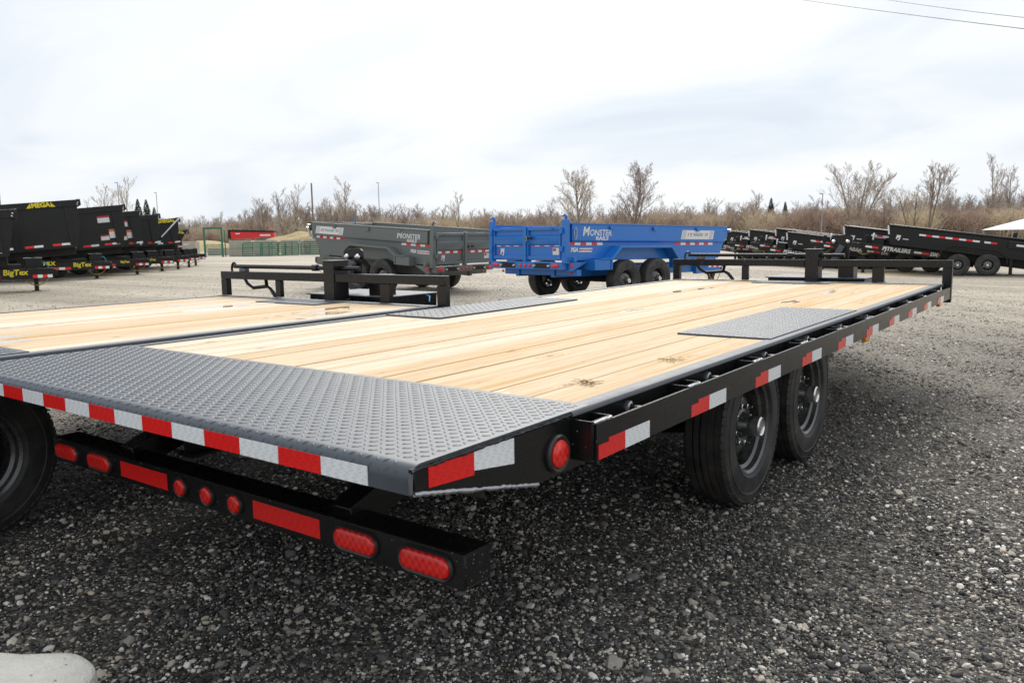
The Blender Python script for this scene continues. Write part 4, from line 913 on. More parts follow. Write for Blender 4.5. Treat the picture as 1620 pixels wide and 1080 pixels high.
    mb = MB(); mb.box(j0.x - 0.055, j0.y - 0.055, gz + 0.012, j0.x + 0.055, j0.y + 0.055, j0.z + 0.05); mb.box(j0.x - 0.12, j0.y - 0.12, gz, j0.x + 0.12, j0.y + 0.12, gz + 0.0118); mb.build('jack_foot', M['black_far'], root, bevel=0.004)
    chain(root, (side * 0.18, L + tl - 0.05, zt_ - 0.10), (side * 0.32, L + tl - 0.75, zt_ - 0.12), p.get('sag', 0.22), basis=allp)
    mb = MB(); mb.box(-0.40, L + 0.14, zt_ + 0.11, 0.40, L + 0.55, zt_ + 0.38); bx = mb.build('pump_box', body if style == 'monster' else M['black_far'], root, basis=allp, bevel=0.01)
    mb = MB(); mb.box(-0.42, L + 0.12, zt_ + 0.3802, 0.42, L + 0.57, zt_ + 0.40); mb.build('lid', M['flange'], bx)
    root['pitch_parts'] = 1; del root['pitch_parts']
    return root, bedp, allp

# blue trailer --------------------------------------------------------
pb = dict(style='monster', W=1.02, L=5.05, zb=0.80, zt=1.47, zm=1.165, zp=1.56, body=M['blue'], axles=(1.50, 2.46), r=0.41, side=1, pitch=R(-1.0), fender=(0.96, 3.11, 1.26, 2.85, 0.62, 1.076), slant=0.2, zc=0.60, ztongue=0.55, tongue=1.2)
BLUE, bed, al = dump((-6.644, 11.566, 0), -0.212, 'bright blue dump trailer with white lettering and double tailgate doors', pb, 'dump trailers with double tailgate doors')
zt, zm, zb, W, Lb = pb['zt'], pb['zm'], pb['zb'], pb['W'], pb['L']
xs_ = W + 0.058
textm('lettering', 'M', 0.235, M['white'], BLUE, (xs_, 0.455, zm + 0.172), 'right', 0.2, 0.004, basis=bed)
textm('lettering', 'ONSTER', 0.165, M['white'], BLUE, (xs_, 0.865, zm + 0.152), 'right', 0.2, 0.002, basis=bed, sx=1.0)
textm('lettering', 'RAILS', 0.10, M['white'], BLUE, (xs_, 0.90, zm + 0.05), 'right', 0.2, 0.003, basis=bed, sx=1.45)
def pjdecal(root, x, y, z, face, basis, l=1.15, h=0.19):
    s = 1 if face == 'right' else -1
    mb = MB(); sh = 0.05 * s
    mb.prism([(y - l / 2, z - h / 2), (y + l / 2, z - h / 2), (y + l / 2 + sh, z + h / 2), (y - l / 2 + sh, z + h / 2)], 'x', x - 0.0005 * s, x + 0.001 * s); d = mb.build('maker_decal', M['white'], root, basis=basis)
    mb = MB()
    for e in (-1, 1):
        for k in range(3):
            c = y + e * (l / 2 - 0.05 - 0.042 * k); w = 0.007
            mb.prism([(c - w, z - h / 2 + 0.01), (c + w, z - h / 2 + 0.01), (c + w + sh * .85, z + h / 2 - 0.01), (c - w + sh * .85, z + h / 2 - 0.01)], 'x', x + 0.0012 * s, x + 0.0022 * s)
    mb.build('decal_stripes', M['decalgrey'], d)
    mb = MB(); c = y - s * (l * 0.29); w = 0.010
    mb.prism([(c - w, z - 0.04), (c + w, z - 0.04), (c + w + 0.02 * s, z + 0.04), (c - w + 0.02 * s, z + 0.04)], 'x', x + 0.0012 * s, x + 0.0024 * s); mb.build('red_bar_decal', M['decalred'], d)
    textm('lettering', 'PJ TRAILERS', 0.088, M['decalgrey'], d, (x + 0.0016 * s, y - 0.03 * s, z), face, 0.1, 0.0018, sx=1.02)
    textm('lettering', 'DT', 0.088, M['decalred'], d, (x + 0.0016 * s, y + 0.33 * s, z), face, 0.1, 0.002, sx=1.02)
pjdecal(BLUE, xs_, 3.95, zm + 0.14, 'right', bed)
strip(BLUE, ((0.06, zm - 0.075), (0.98, zm - 0.075)), 6, W + 0.002, 0, 'red', basis=bed)
strip(BLUE, ((3.28, zm - 0.075), (4.60, zm - 0.075)), 8, W + 0.002, 0, 'red', basis=bed)
textm('lettering', '7GA', 0.105, M['white'], BLUE, (W + 0.002, 0.20, zm - 0.165), 'right', 0.25, 0.006, basis=bed)
mb = MB(); mb.prism([(0.33, zm - 0.205), (0.68, zm - 0.205), (0.70, zm - 0.13), (0.35, zm - 0.13)], 'x', W + 0.002, W + 0.004); d = mb.build('floor_decal', M['white'], BLUE, basis=bed)
textm('lettering', 'HEAVY DUTY FLOOR', 0.036, M['decalred'], d, (W + 0.0055, 0.515, zm - 0.168), 'right', 0.1, 0.002)
mb = MB(); mb.tube([(xs_ + 0.01, 0.17 + 0.035 * math.cos(q), zm + 0.14 + 0.11 * math.sin(q)) for q in np.linspace(0, 6.28, 13)], 0.006, 5); mb.build('safety_pin', M['chrome'], BLUE, basis=bed)
strip(BLUE, ((Lb - 0.05, 0.58), (Lb + 0.55, 0.58)), 6, 0.66, 0, 'white', basis=al, h=0.04)

# grey trailer --------------------------------------------------------
pg = dict(style='monster', W=1.04, L=4.25, zb=0.80, zt=1.575, zm=1.284, zp=1.70, body=M['grey'], axles=(1.495, 2.406), r=0.41, side=-1, pitch=0.066, fender=(0.955, 2.84, 1.235, 2.59, 0.76, 1.147), slant=0.30, zc=0.60, ztongue=0.52, tongue=1.0, cap_black=True)
GREY, bedg, alg = dump((-9.972, 13.496, 0), 1.542, 'dark grey dump trailer with white lettering and pale inside', pg, 'dump trailers with double tailgate doors')
zt, zm, zb, W, Lb = pg['zt'], pg['zm'], pg['zb'], pg['W'], pg['L']
xs_ = -(W + 0.058)
textm('lettering', 'M', 0.225, M['white'], GREY, (xs_, 1.01, zm + 0.15), 'left', 0.2, 0.004, basis=bedg)
textm('lettering', 'ONSTER', 0.155, M['white'], GREY, (xs_, 0.62, zm + 0.135), 'left', 0.2, 0.002, basis=bedg)
textm('lettering', 'RAILS', 0.095, M['white'], GREY, (xs_, 0.60, zm + 0.036), 'left', 0.2, 0.003, basis=bedg, sx=1.35)
pjdecal(GREY, xs_, 3.55, zm + 0.135, 'left', bedg, l=1.05, h=0.185)
strip(GREY, ((0.98, zm - 0.075), (0.06, zm - 0.075)), 6, -(W + 0.002), 0, 'white', basis=bedg)
strip(GREY, ((4.10, zm - 0.072), (3.05, zm - 0.072)), 8, -(W + 0.002), 0, 'white', basis=bedg)
textm('lettering', '7GA', 0.10, M['white'], GREY, (-(W + 0.002), 0.60, zm - 0.20), 'left', 0.25, 0.006, basis=bedg)
mb = MB(); mb.box(-(W + 0.002), 0.08, zm - 0.24, -(W + 0.004), 0.46, zm - 0.165); d = mb.build('floor_decal', M['white'], GREY, basis=bedg)
textm('lettering', 'HEAVY DUTY FLOOR', 0.037, M['decalred'], d, (-(W + 0.0055), 0.27, zm - 0.203), 'left', 0.1, 0.002)
mb = MB(); mb.tube([(-(W + 0.1), Lb + 0.06, zt - 0.10), (-(W + 0.06), Lb + 0.08, zt - 0.25), (-(W + 0.03), Lb + 0.05, zt - 0.36)], [0.05, 0.035, 0.03], 8); mb.build('tarp_motor', M['chrome'], GREY, basis=bedg, smooth=True)
mb = MB(); mb.box(-0.72, Lb + 0.10, zt - 0.42, -0.30, Lb + 0.22, zt - 0.22); mb.build('manual_box', M['white'], GREY, basis=bedg, bevel=0.015)
mb = MB(); mb.box(-0.98, Lb + 0.10, zt - 0.42, -0.80, Lb + 0.2, zt - 0.15); mb.build('manual_box', M['white'], GREY, basis=bedg, bevel=0.015)
mb = MB(); mb.tube([(0.3, Lb - 0.1, zt + 0.02), (0.3, Lb - 0.02, zt + 0.16)], 0.02, 6); mb.build('tarp_strap', M['plastic_blue'], GREY, basis=bedg)

# black row on the left -----------------------------------------------
def big_tex(root, p, basis, s, end):
    z = p['ztongue']; L = p['L']; tl = p['tongue'] + 0.05
    # the tongue beam narrows towards the coupler; its near flank carries the lettering on a flat plate
    mb = MB(); x = s * 0.66; mb.box(x, L - 1.2, z - 0.17, x + s * 0.03, L + tl - 0.05, z + 0.12); pl = mb.build('tongue_side_plate', M['black_far'], root, basis=basis, bevel=0.004)
    f = 'right' if s > 0 else 'left'; xo = x + s * 0.032
    textm('lettering', 'BigTex', 0.205 if end < 2 else 0.12, M['yellow'], pl, (xo, L + tl - 0.95, z + 0.015), f, 0.08, 0.006)
    strip(pl, ((L + tl - 0.55, z - 0.14), (L + tl - 0.08, z - 0.14)), 4, xo - s * 0.001, 0, 'red', h=0.085)
    strip(pl, ((L + tl - 2.05, z - 0.14), (L + tl - 1.30, z - 0.14)), 4, xo - s * 0.001, 0, 'white', h=0.085)
    return pl
def mega_decal(root, x, y, z, f, basis):
    s = 1 if f == 'right' else -1
    textm('lettering', 'MEGA', 0.22, M['yellow'], root, (x, y, z), f, 0.0, 0.012, basis=basis, sx=0.95)
    mb = MB()
    for e in (-1, 1):
        mb.prism([(y + e * 0.30, z - 0.085), (y + e * 0.44, z - 0.085), (y + e * 0.30, z + 0.085)], 'x', x - 0.001, x + 0.002)
    mb.build('emblem_wedge', M['yellow'], root, basis=basis)
def sticker(root, x, y, z, w, h, basis, cols, f='right'):
    mb = MB(); mb.box(x, y, z, x + 0.002, y + w, z + h); o = mb.build('warning_sticker', M[cols[0]], root, basis=basis)
    mb = MB(); mb.box(x + 0.0024, y, z + h * 0.72, x + 0.004, y + w, z + h); mb.build('sticker_header', M[cols[1]], o); return o
HL = math.atan2(-0.37, 0.929)            # heading of the left row
GL = 'black dump trailers parked in a row on the left'
def lpose(jx, jy, L, tl):
    j = L + tl - 0.42; h = Vector((-math.sin(HL), math.cos(HL)))
    q = Vector((jx, jy)) - h * j - Vector((math.cos(HL), math.sin(HL))) * 0.16
    return (q.x, q.y, 0.0)
left_specs = [
 (-21.6, 8.9, dict(zt=1.95, bed=R(3.0), mega=0, L=5.2, tongue=0.80), 'black dump trailer nearest on the left, cut by the picture edge'),
 (-27.35, 13.4, dict(zt=2.35, bed=R(5.0), mega=1, L=5.6, tongue=0.78), 'black dump trailer with yellow rail emblem and ribbed side, second from left'),
 (-29.5, 16.1, dict(zt=2.32, bed=R(5.5), mega=0, L=5.0, stick=2, tongue=0.72), 'tall black dump trailer with stickers, third in the left row'),
 (-31.6, 18.4, dict(zt=2.2, bed=R(5.5), mega=0, L=5.0, stick=2), 'tall black dump trailer with plain smooth side, fourth in the left row'),
 (-33.3, 20.2, dict(zt=2.12, bed=R(5.5), mega=0, L=5.0, stick=0), 'tall black dump trailer with no sticker, fifth in the left row'),
 (-35.3, 22.0, dict(zt=2.02, bed=R(5.5), mega=1, L=5.0, bar=1, tongue=0.82), 'black dump trailer with pale diagonal pole at its front, sixth in left row'),
 (-37.4, 23.7, dict(zt=1.62, bed=R(4.0), mega=1, L=4.6, tongue=0.88), 'low black dump trailer at the far end of the left row, beside the green gate')]
for k, (jx, jy, q, lab) in enumerate(left_specs):
    p = dict(style='mega', W=1.06, zb=0.72, zm=1.5, body=M['black_far'], axles=(1.5, 2.4), side=1, r=0.40, slant=0.55 if q['L'] < 4.8 else 0.2, zc=0.66, ztongue=0.52, tongue=1.15, jack=0.42, chromehitch=False, sag=0.25,
             ribs=(1.3, 2.6, 3.9) if q['mega'] else (), fender=(0.9, 2.95, 1.3, 2.6, 0.55, 0.98))
    p.update(q)
    rt, bd, al_ = dump(lpose(jx, jy, p['L'], p['tongue']), HL, lab, p, GL)
    L, zt, zb = p['L'], p['zt'], p['zb']; W = p['W']
    big_tex(rt, p, al_, 1, k)
    if k == 1: textm('lettering', '14LX', 0.17, M['yellow'], rt, (0.696, L - 1.15, 0.60), 'right', 0.05, 0.012)
    if q['mega']: mega_decal(rt, W + 0.077, L - 0.55 if k != 1 else L - 1.1, zt - 0.11, 'right', bd)
    n = 4
    for u in ((L * 0.35, L * 0.52, L * 0.68, L * 0.83) if k < 3 else (L * 0.55, L * 0.72, L * 0.88)):
        strip(rt, ((u, zb + 0.10), (u + 0.55, zb + 0.10)), 2, W + 0.002, 0, 'red', basis=bd, h=0.075)
    if q.get('stick'):
        sticker(rt, W + 0.002, L - 0.95, zt - 0.62, 0.42, 0.25, bd, ('white', 'decalred'))
        sticker(rt, W + 0.002, L - 0.62, zb + 0.36, 0.30, 0.34, bd, ('white', 'orange'))
        sticker(rt, W + 0.002, L - 0.94, zb + 0.30, 0.30, 0.20, bd, ('white', 'decalred'))
    if q.get('bar'):
        mb = MB(); mb.bar((W + 0.12, L - 0.9, zt - 0.85), (W + 0.12, L + 0.1, zt + 0.02), 0.05, 0.06); mb.build('tarp_arm', M['white'], rt, basis=bd)
    for e in (0.0, -0.07):
        mb = MB(); mb.lathe([(0, 0.022), (0.015, 0.02), (0.015, 0)], (W + 0.076, L + 0.03 + e * 0.3, zt - 0.10 + e), 'x', 8); mb.build('rail_bolt', M['chrome'], rt, basis=bd)
    if k in (0, 1):
        mb = MB(); mb.tube([(0.30, L + 0.42, 0.66), (0.32, L + 0.50, 0.78), (0.32, L + 0.62, 0.80), (0.30, L + 0.70, 0.66)], 0.022, 6); mb.build('breakaway_cable', M['plastic_blue'], rt, smooth=True)

# black row on the right -----------------------------------------------
HR = R(97.5)
GR = 'black dump trailers parked in a row on the right'
pr = dict(style='pj', W=1.04, L=5.1, zb=0.78, zt=1.50, zm=1.1, body=M['black_far'], axles=(1.65, 2.60), side=-1, r=0.405, slant=0.12, zc=0.58, ztongue=0.57, tongue=1.25, pitch=R(8.0), jack=0.45, fender=(1.05, 3.25, 1.4, 2.9, 0.58, 1.05), sag=0.2)
def rpose(rc, dep, yl):
    q = Vector((CAM.x + rc * 0.8036 - dep * 0.5951, CAM.y + rc * 0.5951 + dep * 0.8036))
    h = Vector((-math.sin(HR), math.cos(HR))); q -= h * yl; return (q.x, q.y, -0.40)
R2, bdr, alr = dump(rpose(17.5, 30.3, 2.1), HR, 'black dump trailer with both near wheels in view, front of right row', pr, GR)
W, L, zb, zt = pr['W'], pr['L'], pr['zb'], pr['zt']
strip(R2, ((L - 1.05, zt - 0.27), (L - 3.05, zt - 0.27)), 9, -(W + 0.002), 0, 'white', basis=bdr, h=0.065)
strip(R2, ((L - 3.2, zt - 0.27), (L - 3.6, zt - 0.27)), 2, -(W + 0.002), 0, 'white', basis=bdr, h=0.065)
strip(R2, ((L - 4.1, zt - 0.27), (0.05, zt - 0.27)), 5, -(W + 0.002), 0, 'white', basis=bdr, h=0.065)
textm('lettering', 'PJ', 0.19, M['white'], R2, (-(W + 0.003), L - 0.35, zb + 0.30), 'left', 0.15, 0.012, basis=bdr)
mb = MB(); mb.box(-(W + 0.002), L - 0.72, zb + 0.245, -(W + 0.004), L - 0.52, zb + 0.275); mb.build('maker_decal', M['white'], R2, basis=bdr)
mb = MB(); mb.box(-0.67, L - 1.9, 0.46, -0.70, L + 1.0, 0.70); tp_ = mb.build('tongue_side_plate', M['black_far'], R2, basis=alr, bevel=0.004)
textm('lettering', 'PJTRAILERS', 0.20, M['white'], tp_, (-0.702, L - 0.35, 0.585), 'left', 0.15, 0.008)
strip(tp_, ((L + 0.75, 0.55), (L + 0.28, 0.55)), 2, -0.701, 0, 'white', h=0.07); strip(tp_, ((L - 0.98, 0.55), (L - 1.5, 0.55)), 2, -0.701, 0, 'white', h=0.07)
textm('lettering', 'DX', 0.17, M['white'], tp_, (-0.702, L - 1.66, 0.585), 'left', 0.15, 0.010)
mb = MB(); mb.box(-0.50, L + 0.50, 0.85, -0.42, L + 0.58, 1.12); mb.build('tarp_motor', M['chrome'], R2, basis=alr, bevel=0.02)
mb = MB(); mb.bar((-(W + 0.05), L + 0.06, zt - 0.02), (-(W + 0.05), L - 0.02, zt - 0.34), 0.06, 0.05); mb.build('tarp_arm', M['white'], R2, basis=bdr)
mb = MB(); mb.box(-0.72, L - 1.88, 0.56, -0.7005, L - 1.81, 0.62); mb.build('amber_marker_light', M['amber'], R2, basis=alr)
labs = ['black dump trailer second in the right row, half hidden by the front one',
        'black dump trailer behind the spare wheel carrier, third in the right row',
        'black dump trailer with long striped top, left of the spare wheel carrier',
        'black dump trailer standing second to the right of the blue trailer',
        'black dump trailer just right of the blue trailer, half hidden by it',
        'black dump trailer at the far end of the right row, behind the blue trailer']
for k, lab in enumerate(labs):
    c = copy_tree(R2); c['label'] = lab
    c.location = rpose(17.5 - 0.40 * (k + 1), 30.3 + 3.15 * (k + 1), 2.1); c.location.z = -0.40 - (0.22 if k == 1 else 0.02 * k)
    if k == 1: c.location.x -= 0.9
    c.rotation_euler.z = HR + rng.uniform(-0.012, 0.012)
c = copy_tree(R2); c['label'] = 'black trailer at the right picture edge, only its tongue and jack in view'
c.location = rpose(21.6, 27.4, 2.1)

# ------------------------------------------------------------------ yard clutter beyond
def wpt(px, depth, z=0.0):
    """world xy of a ground point by horizontal bearing (pixels in the photograph) and depth along the view"""
    rc = (px - 810) / 1261.55 * depth
    return Vector((CAM.x + rc * 0.8036 - depth * 0.5951, CAM.y + rc * 0.5951 + depth * 0.8036, z))
VA = R(36.52)
# concrete bin blocks, stacked two high along the back of the yard
bw, bd_, bh_ = 1.9, 0.75, 0.66
blocks = [(303, 71, 2), (388, 68, 2), (426, 72, 2), (468, 72, 2), (497, 73, 2), (352, 76, 1), (538, 74, 2), (575, 75, 2)]
for k, (px, dp, n) in enumerate(blocks):
    for lv in range(n):
        mb = MB(); j = rng.uniform(-0.03, 0.03); mb.box(-bw / 2 + j, -bd_ / 2, lv * bh_ + 0.004 * lv, bw / 2 + j, bd_ / 2, (lv + 1) * bh_)
        o = mb.build('concrete_block', M['blockc'], bevel=0.03); o.location = wpt(px, dp); o.rotation_euler.z = VA + rng.uniform(-0.06, 0.06)
        place = ['left of the green frame', 'left of the green gates, under the red machine', 'behind the left green gate', 'right of the red machine', 'just in front of the grey trailer nose', 'behind the green frame', 'behind the grey trailer', 'last on the right, behind the grey trailer'][k]
        tag(o, ('top' if lv else 'bottom') + ' concrete block of the stack ' + place if n > 1 else 'single concrete block ' + place, 'concrete block', 'concrete blocks along the yard edge')
# green tube gates
def tube_gate(w, h, nr, label, loc, rz, lean=0.0):
    root = empty('tube_gate', loc, rz, label, 'gate', 'green steel gates leaning on the blocks'); root.rotation_euler = (lean, 0, rz)
    mb = MB(); rr = 0.045; c = 0.12
    mb.tube([(-w / 2, 0, 0.05), (-w / 2, 0, h - c), (-w / 2 + c, 0, h), (w / 2 - c, 0, h), (w / 2, 0, h - c), (w / 2, 0, 0.05), (-w / 2, 0, 0.05)], rr, 6); mb.build('gate_frame', M['green'], root, smooth=True)
    for k in range(nr):
        z = 0.05 + (h - 0.05) * (k + 1) / (nr + 1); mb = MB(); mb.tube([(-w / 2, 0, z), (w / 2, 0, z)], 0.035, 6); mb.build('rail', M['green'], root)
    for x_ in (-w / 6, w / 6):
        mb = MB(); mb.box(x_ - 0.03, -0.04, 0.05, x_ + 0.03, 0.04, h); mb.build('stile', M['green'], root)
for k, (px, dp, w, lab) in enumerate(((412, 66.5, 2.4, 'green tube gate at the left, leaning on the blocks under the red machine'), (437, 67.5, 2.1, 'green tube gate in the middle of the leaning gates'), (461, 68.5, 1.7, 'narrow green tube gate right of the middle gates'), (502, 69.5, 2.4, 'green tube gate beside the nose of the grey trailer'))):
    tube_gate(w, 1.12, 5, lab, wpt(px, dp), VA + rng.uniform(-0.08, 0.08), R(-8))
root = empty('squeeze_chute', wpt(344, 66), VA, 'tall green steel frame with a barred lower panel', 'cattle chute')
mb = MB()
for x_ in (-0.72, 0.72): mb.box(x_ - 0.07, -0.06, 0, x_ + 0.07, 0.06, 2.28)
mb.box(-0.79, -0.055, 2.2805, 0.79, 0.055, 2.42); mb.build('frame', M['green'], root, bevel=0.01)
for x_ in (-0.85, 0.80): mb = MB(); mb.box(x_ - 0.03, 0.4, 0, x_ + 0.03, 0.5, 2.2); mb.build('rear_post', M['green'], root)
for k in range(7):
    mb = MB(); mb.box(-0.645, -0.03, 0.12 + k * 0.14, 0.645, 0.03, 0.17 + k * 0.14); mb.build('bar', M['green'], root)
# red implement with black top
root = empty('red_implement', wpt(407, 77), VA, 'long red machine with black top standing behind the blocks', 'machine')
mb = MB(); mb.prism([(-2.0, 1.45), (-2.05, 2.20), (2.05, 2.05), (2.1, 1.62)], 'y', -0.35, 0.35); mb.build('body', M['machred'], root, bevel=0.03)
mb = MB(); mb.prism([(-2.15, 2.203), (-2.2, 2.36), (2.1, 2.20), (2.1, 2.055)], 'y', -0.42, 0.42); mb.build('top_frame', M['frame'], root)
mb = MB(); mb.box(-2.3, -0.3, 1.5, -2.06, 0.3, 2.35); mb.build('end_plate', M['frame'], root)
mb = MB(); mb.box(-0.12, -0.12, 0, 0.14, 0.12, 1.5); mb.build('stand', M['machred'], root)
mb = MB(); mb.box(0.75, -0.365, 1.72, 1.75, -0.352, 1.86); mb.build('maker_decal', M['white'], root)
mb = MB(); mb.box(-1.55, -0.365, 1.92, -1.15, -0.352, 2.02); mb.build('maker_decal', M['white'], root)
# straw coloured spoil heaps
def mound(name, px, dp, w, d, h, label, mat, cat='mound'):
    xs = np.linspace(-1, 1, 26); X, Y = np.meshgrid(xs, xs); rr = np.hypot(X, Y)
    Z = h * np.clip(1 - rr ** 1.6, 0, None) * (1 + 0.25 * np.sin(X * 7 + Y * 3) * 0.4 + 0.2 * np.sin(Y * 9 - X * 4) * 0.4) - 0.1
    v = np.stack([X.ravel() * w / 2, Y.ravel() * d / 2, Z.ravel()], 1); n = 26
    f = [(r_ * n + c_, r_ * n + c_ + 1, (r_ + 1) * n + c_ + 1, (r_ + 1) * n + c_) for r_ in range(n - 1) for c_ in range(n - 1)]
    me = bpy.data.meshes.new(name); me.from_pydata(v.tolist(), [], f); me.materials.append(mat); me.shade_smooth()
    o = bpy.data.objects.new(name, me); COL.objects.link(o); o.location = wpt(px, dp, -0.1); o.rotation_euler.z = VA; tag(o, label, cat)
    return o
m, t, b = principled('straw_heap'); v = coords(t)
t.links.new(ramp(t, noise(t, v, 2.5, 8, 0.7), [(0.3, (0.42, 0.31, 0.15)), (0.7, (0.66, 0.53, 0.30))]), b.inputs['Base Color']); b.inputs['Roughness'].default_value = 0.95
bump(t, b, noise(t, v, 5, 8, 0.7), 1.0, 0.3); M['straw'] = m
mound('straw_heap', 475, 92, 12, 8, 2.3, 'straw coloured heap behind the concrete blocks beside grey trailer', M['straw'])
mound('straw_heap', 320, 105, 20, 10, 1.5, 'low straw coloured heap behind the green steel frame', M['straw'])
# white canopy at the right edge
root = empty('canopy_tent', wpt(1703, 52, -0.62), VA + R(8), 'white canopy roof beyond the trailers at the right edge', 'tent')
mb = MB(); mb.add([(-4.6, -3, 1.86), (4.6, -3, 1.86), (4.6, 3, 1.86), (-4.6, 3, 1.86), (-0.6, 0, 3.3), (0.6, 0, 3.3)], [(0, 1, 5, 4), (1, 2, 5), (2, 3, 4, 5), (3, 0, 4), (3, 2, 1, 0)]); mb.build('roof', M['canvas'], root)
mb = MB(); mb.box(-4.6, -3.0, 1.66, 4.6, -2.985, 1.858); mb.build('valance', M['canvas'], root)
for x_ in (-4.5, 4.5):
    for y_ in (-2.9, 2.9): mb = MB(); mb.tube([(x_, y_, 0), (x_, y_, 1.85)], 0.05, 8); mb.build('pole', M['galv'], root)
# lamp posts and utility poles
GP = 'lamp posts round the yard'
for px, dp, top, lab in ((16, 85, 0.082, 'slim lamp post above the nearest black trailers on the left'), (201, 120, 0.073, 'pale lamp post rising behind the left row of black trailers'), (260, 150, 0.060, 'thin lamp post by the three conifers'), (606, 140, 0.068, 'thin lamp post in front of the woods behind grey trailer'), (935, 95, 0.055, 'lamp post between the two bare trees behind blue trailer'), (1298, 95, 0.046, 'lamp post left of the big bare tree on the right'), (1598, 110, 0.036, 'lamp post at the right edge above the canopy')):
    rc = (px - 810) / 1261.55 * dp; h = 1.3 + top * dp - 0.0157 * 0 ; h = max(h, 4.5)
    root = empty('lamp_post', wpt(px, dp, -0.4 if px > 1200 else 0), VA, lab, 'lamp post', GP)
    h2 = 1.298 + dp * top + (0.4 if px > 1200 else 0)
    mb = MB(); mb.tube([(0, 0, 0), (0, 0, h2)], [0.085, 0.055], 8); mb.build('pole', M['galv'], root)
    mb = MB(); mb.box(-0.38, -0.09, h2 - 0.02, 0.05, 0.09, h2 + 0.07); mb.build('lamp_head', M['galv'], root)
root = empty('utility_pole', wpt(502, 130), VA, 'dark utility pole standing against the woods behind grey trailer', 'pole')
mb = MB(); mb.tube([(0, 0, 0), (0, 0, 1.298 + 130 * 0.069)], [0.16, 0.12], 8); mb.build('pole', M['polewood'], root)
# overhead wires
for (a, b_), lab in ((((1230, 0.225), (1700, 0.225)), 'lower overhead wire crossing the top right corner'), (((1330, 0.255), (1760, 0.215)), 'upper overhead wire crossing the top right corner')):
    pass
def ray(px, py):
    return (_f + _r * ((px - 810) / 1261.55) - _u2 * ((py - 540) / 1261.55))
for (p0, d0), (p1, d1), lab in ((((1270, 0), 60), ((1620, 47), 34), 'overhead wire crossing the top right corner, the lower one'), (((1405, 0), 58), ((1620, 29), 40), 'overhead wire crossing the top right corner, the upper one')):
    A, B_ = CAM + ray(*p0) * d0, CAM + ray(*p1) * d1; dv = B_ - A; A2, B2 = A - dv * 1.0, B_ + dv * 0.8
    pts = [A2.lerp(B2, k / 24) for k in range(25)]
    sag = 0.35
    pts = [q - Vector((0, 0, sag * (4 * (k / 24) * (1 - k / 24) - 0.9))) for k, q in enumerate(pts)]
    mb = MB(); mb.tube(pts, 0.016, 6); o = mb.build('overhead_wire', M['frame'], smooth=True); tag(o, lab, 'wire', 'overhead wires')
# concrete block at the photographer's feet
mb = MB(); n = 20; top = []
cb_ = Vector((-0.02, -0.34)); 
rad = 0.16; wX, wY, hB = 0.62, 0.62, 0.27
ring = []
for (cx_, cy_, a0) in ((wX / 2 - rad, wY / 2 - rad, 0), (-wX / 2 + rad, wY / 2 - rad, 90), (-wX / 2 + rad, -wY / 2 + rad, 180), (wX / 2 - rad, -wY / 2 + rad, 270)):
    for k in range(10):
        a = R(a0 + 90 * k / 9); ring.append((cx_ + rad * math.cos(a) + rng.uniform(-.003, .003), cy_ + rad * math.sin(a) + rng.uniform(-.003, .003)))
k_ = len(ring); rows = [(1.03, 0.0), (1.015, 0.06), (1.0, 0.12), (0.99, 0.18), (0.987, hB - 0.03), (0.984, hB - 0.012), (0.976, hB - 0.004), (0.962, hB)] + [(q, hB + 0.002) for q in (0.91, 0.86, 0.8, 0.72, 0.62, 0.5, 0.36, 0.2)]
from mathutils import noise as mnoise
def chip(x_, y_, z_):
    q = Vector((x_, y_, z_)); a_ = mnoise.fractal(q * 9, 1.0, 2.0, 4); c_ = max(0.0, mnoise.noise(q * 16 + Vector((3, 1, 7))) - 0.28)
    edge = 1.0 if z_ > hB - 0.05 and max(abs(x_), abs(y_)) > 0.24 else 0.35
    k__ = 1 - 0.005 * a_ - 0.03 * c_ * edge
    return (x_ * k__, y_ * k__, z_ * (1 - 0.003 * a_ - 0.06 * c_ * edge))
nr_ = 120; ring2 = []
for j in range(nr_):
    u_ = j / nr_ * len(ring); i_ = int(u_); p_, q_ = ring[i_], ring[(i_ + 1) % len(ring)]; f_ = u_ - i_; ring2.append((p_[0] + (q_[0] - p_[0]) * f_, p_[1] + (q_[1] - p_[1]) * f_))
ring = ring2; k_ = nr_
vs = [chip(x_ * s_, y_ * s_, z_) for s_, z_ in rows for x_, y_ in ring]
mb.add(vs, [(i * k_ + j, i * k_ + (j + 1) % k_, (i + 1) * k_ + (j + 1) % k_, (i + 1) * k_ + j) for i in range(len(rows) - 1) for j in range(k_)] + [tuple(range((len(rows) - 1) * k_, len(rows) * k_))])
o = mb.build('concrete_footing', M['concrete'], smooth=True, angle=60); o.location = (0.309, -0.639, 0); o.rotation_euler.z = R(33)
tag(o, 'pale concrete block with a rounded corner on the gravel, bottom left', 'concrete block')

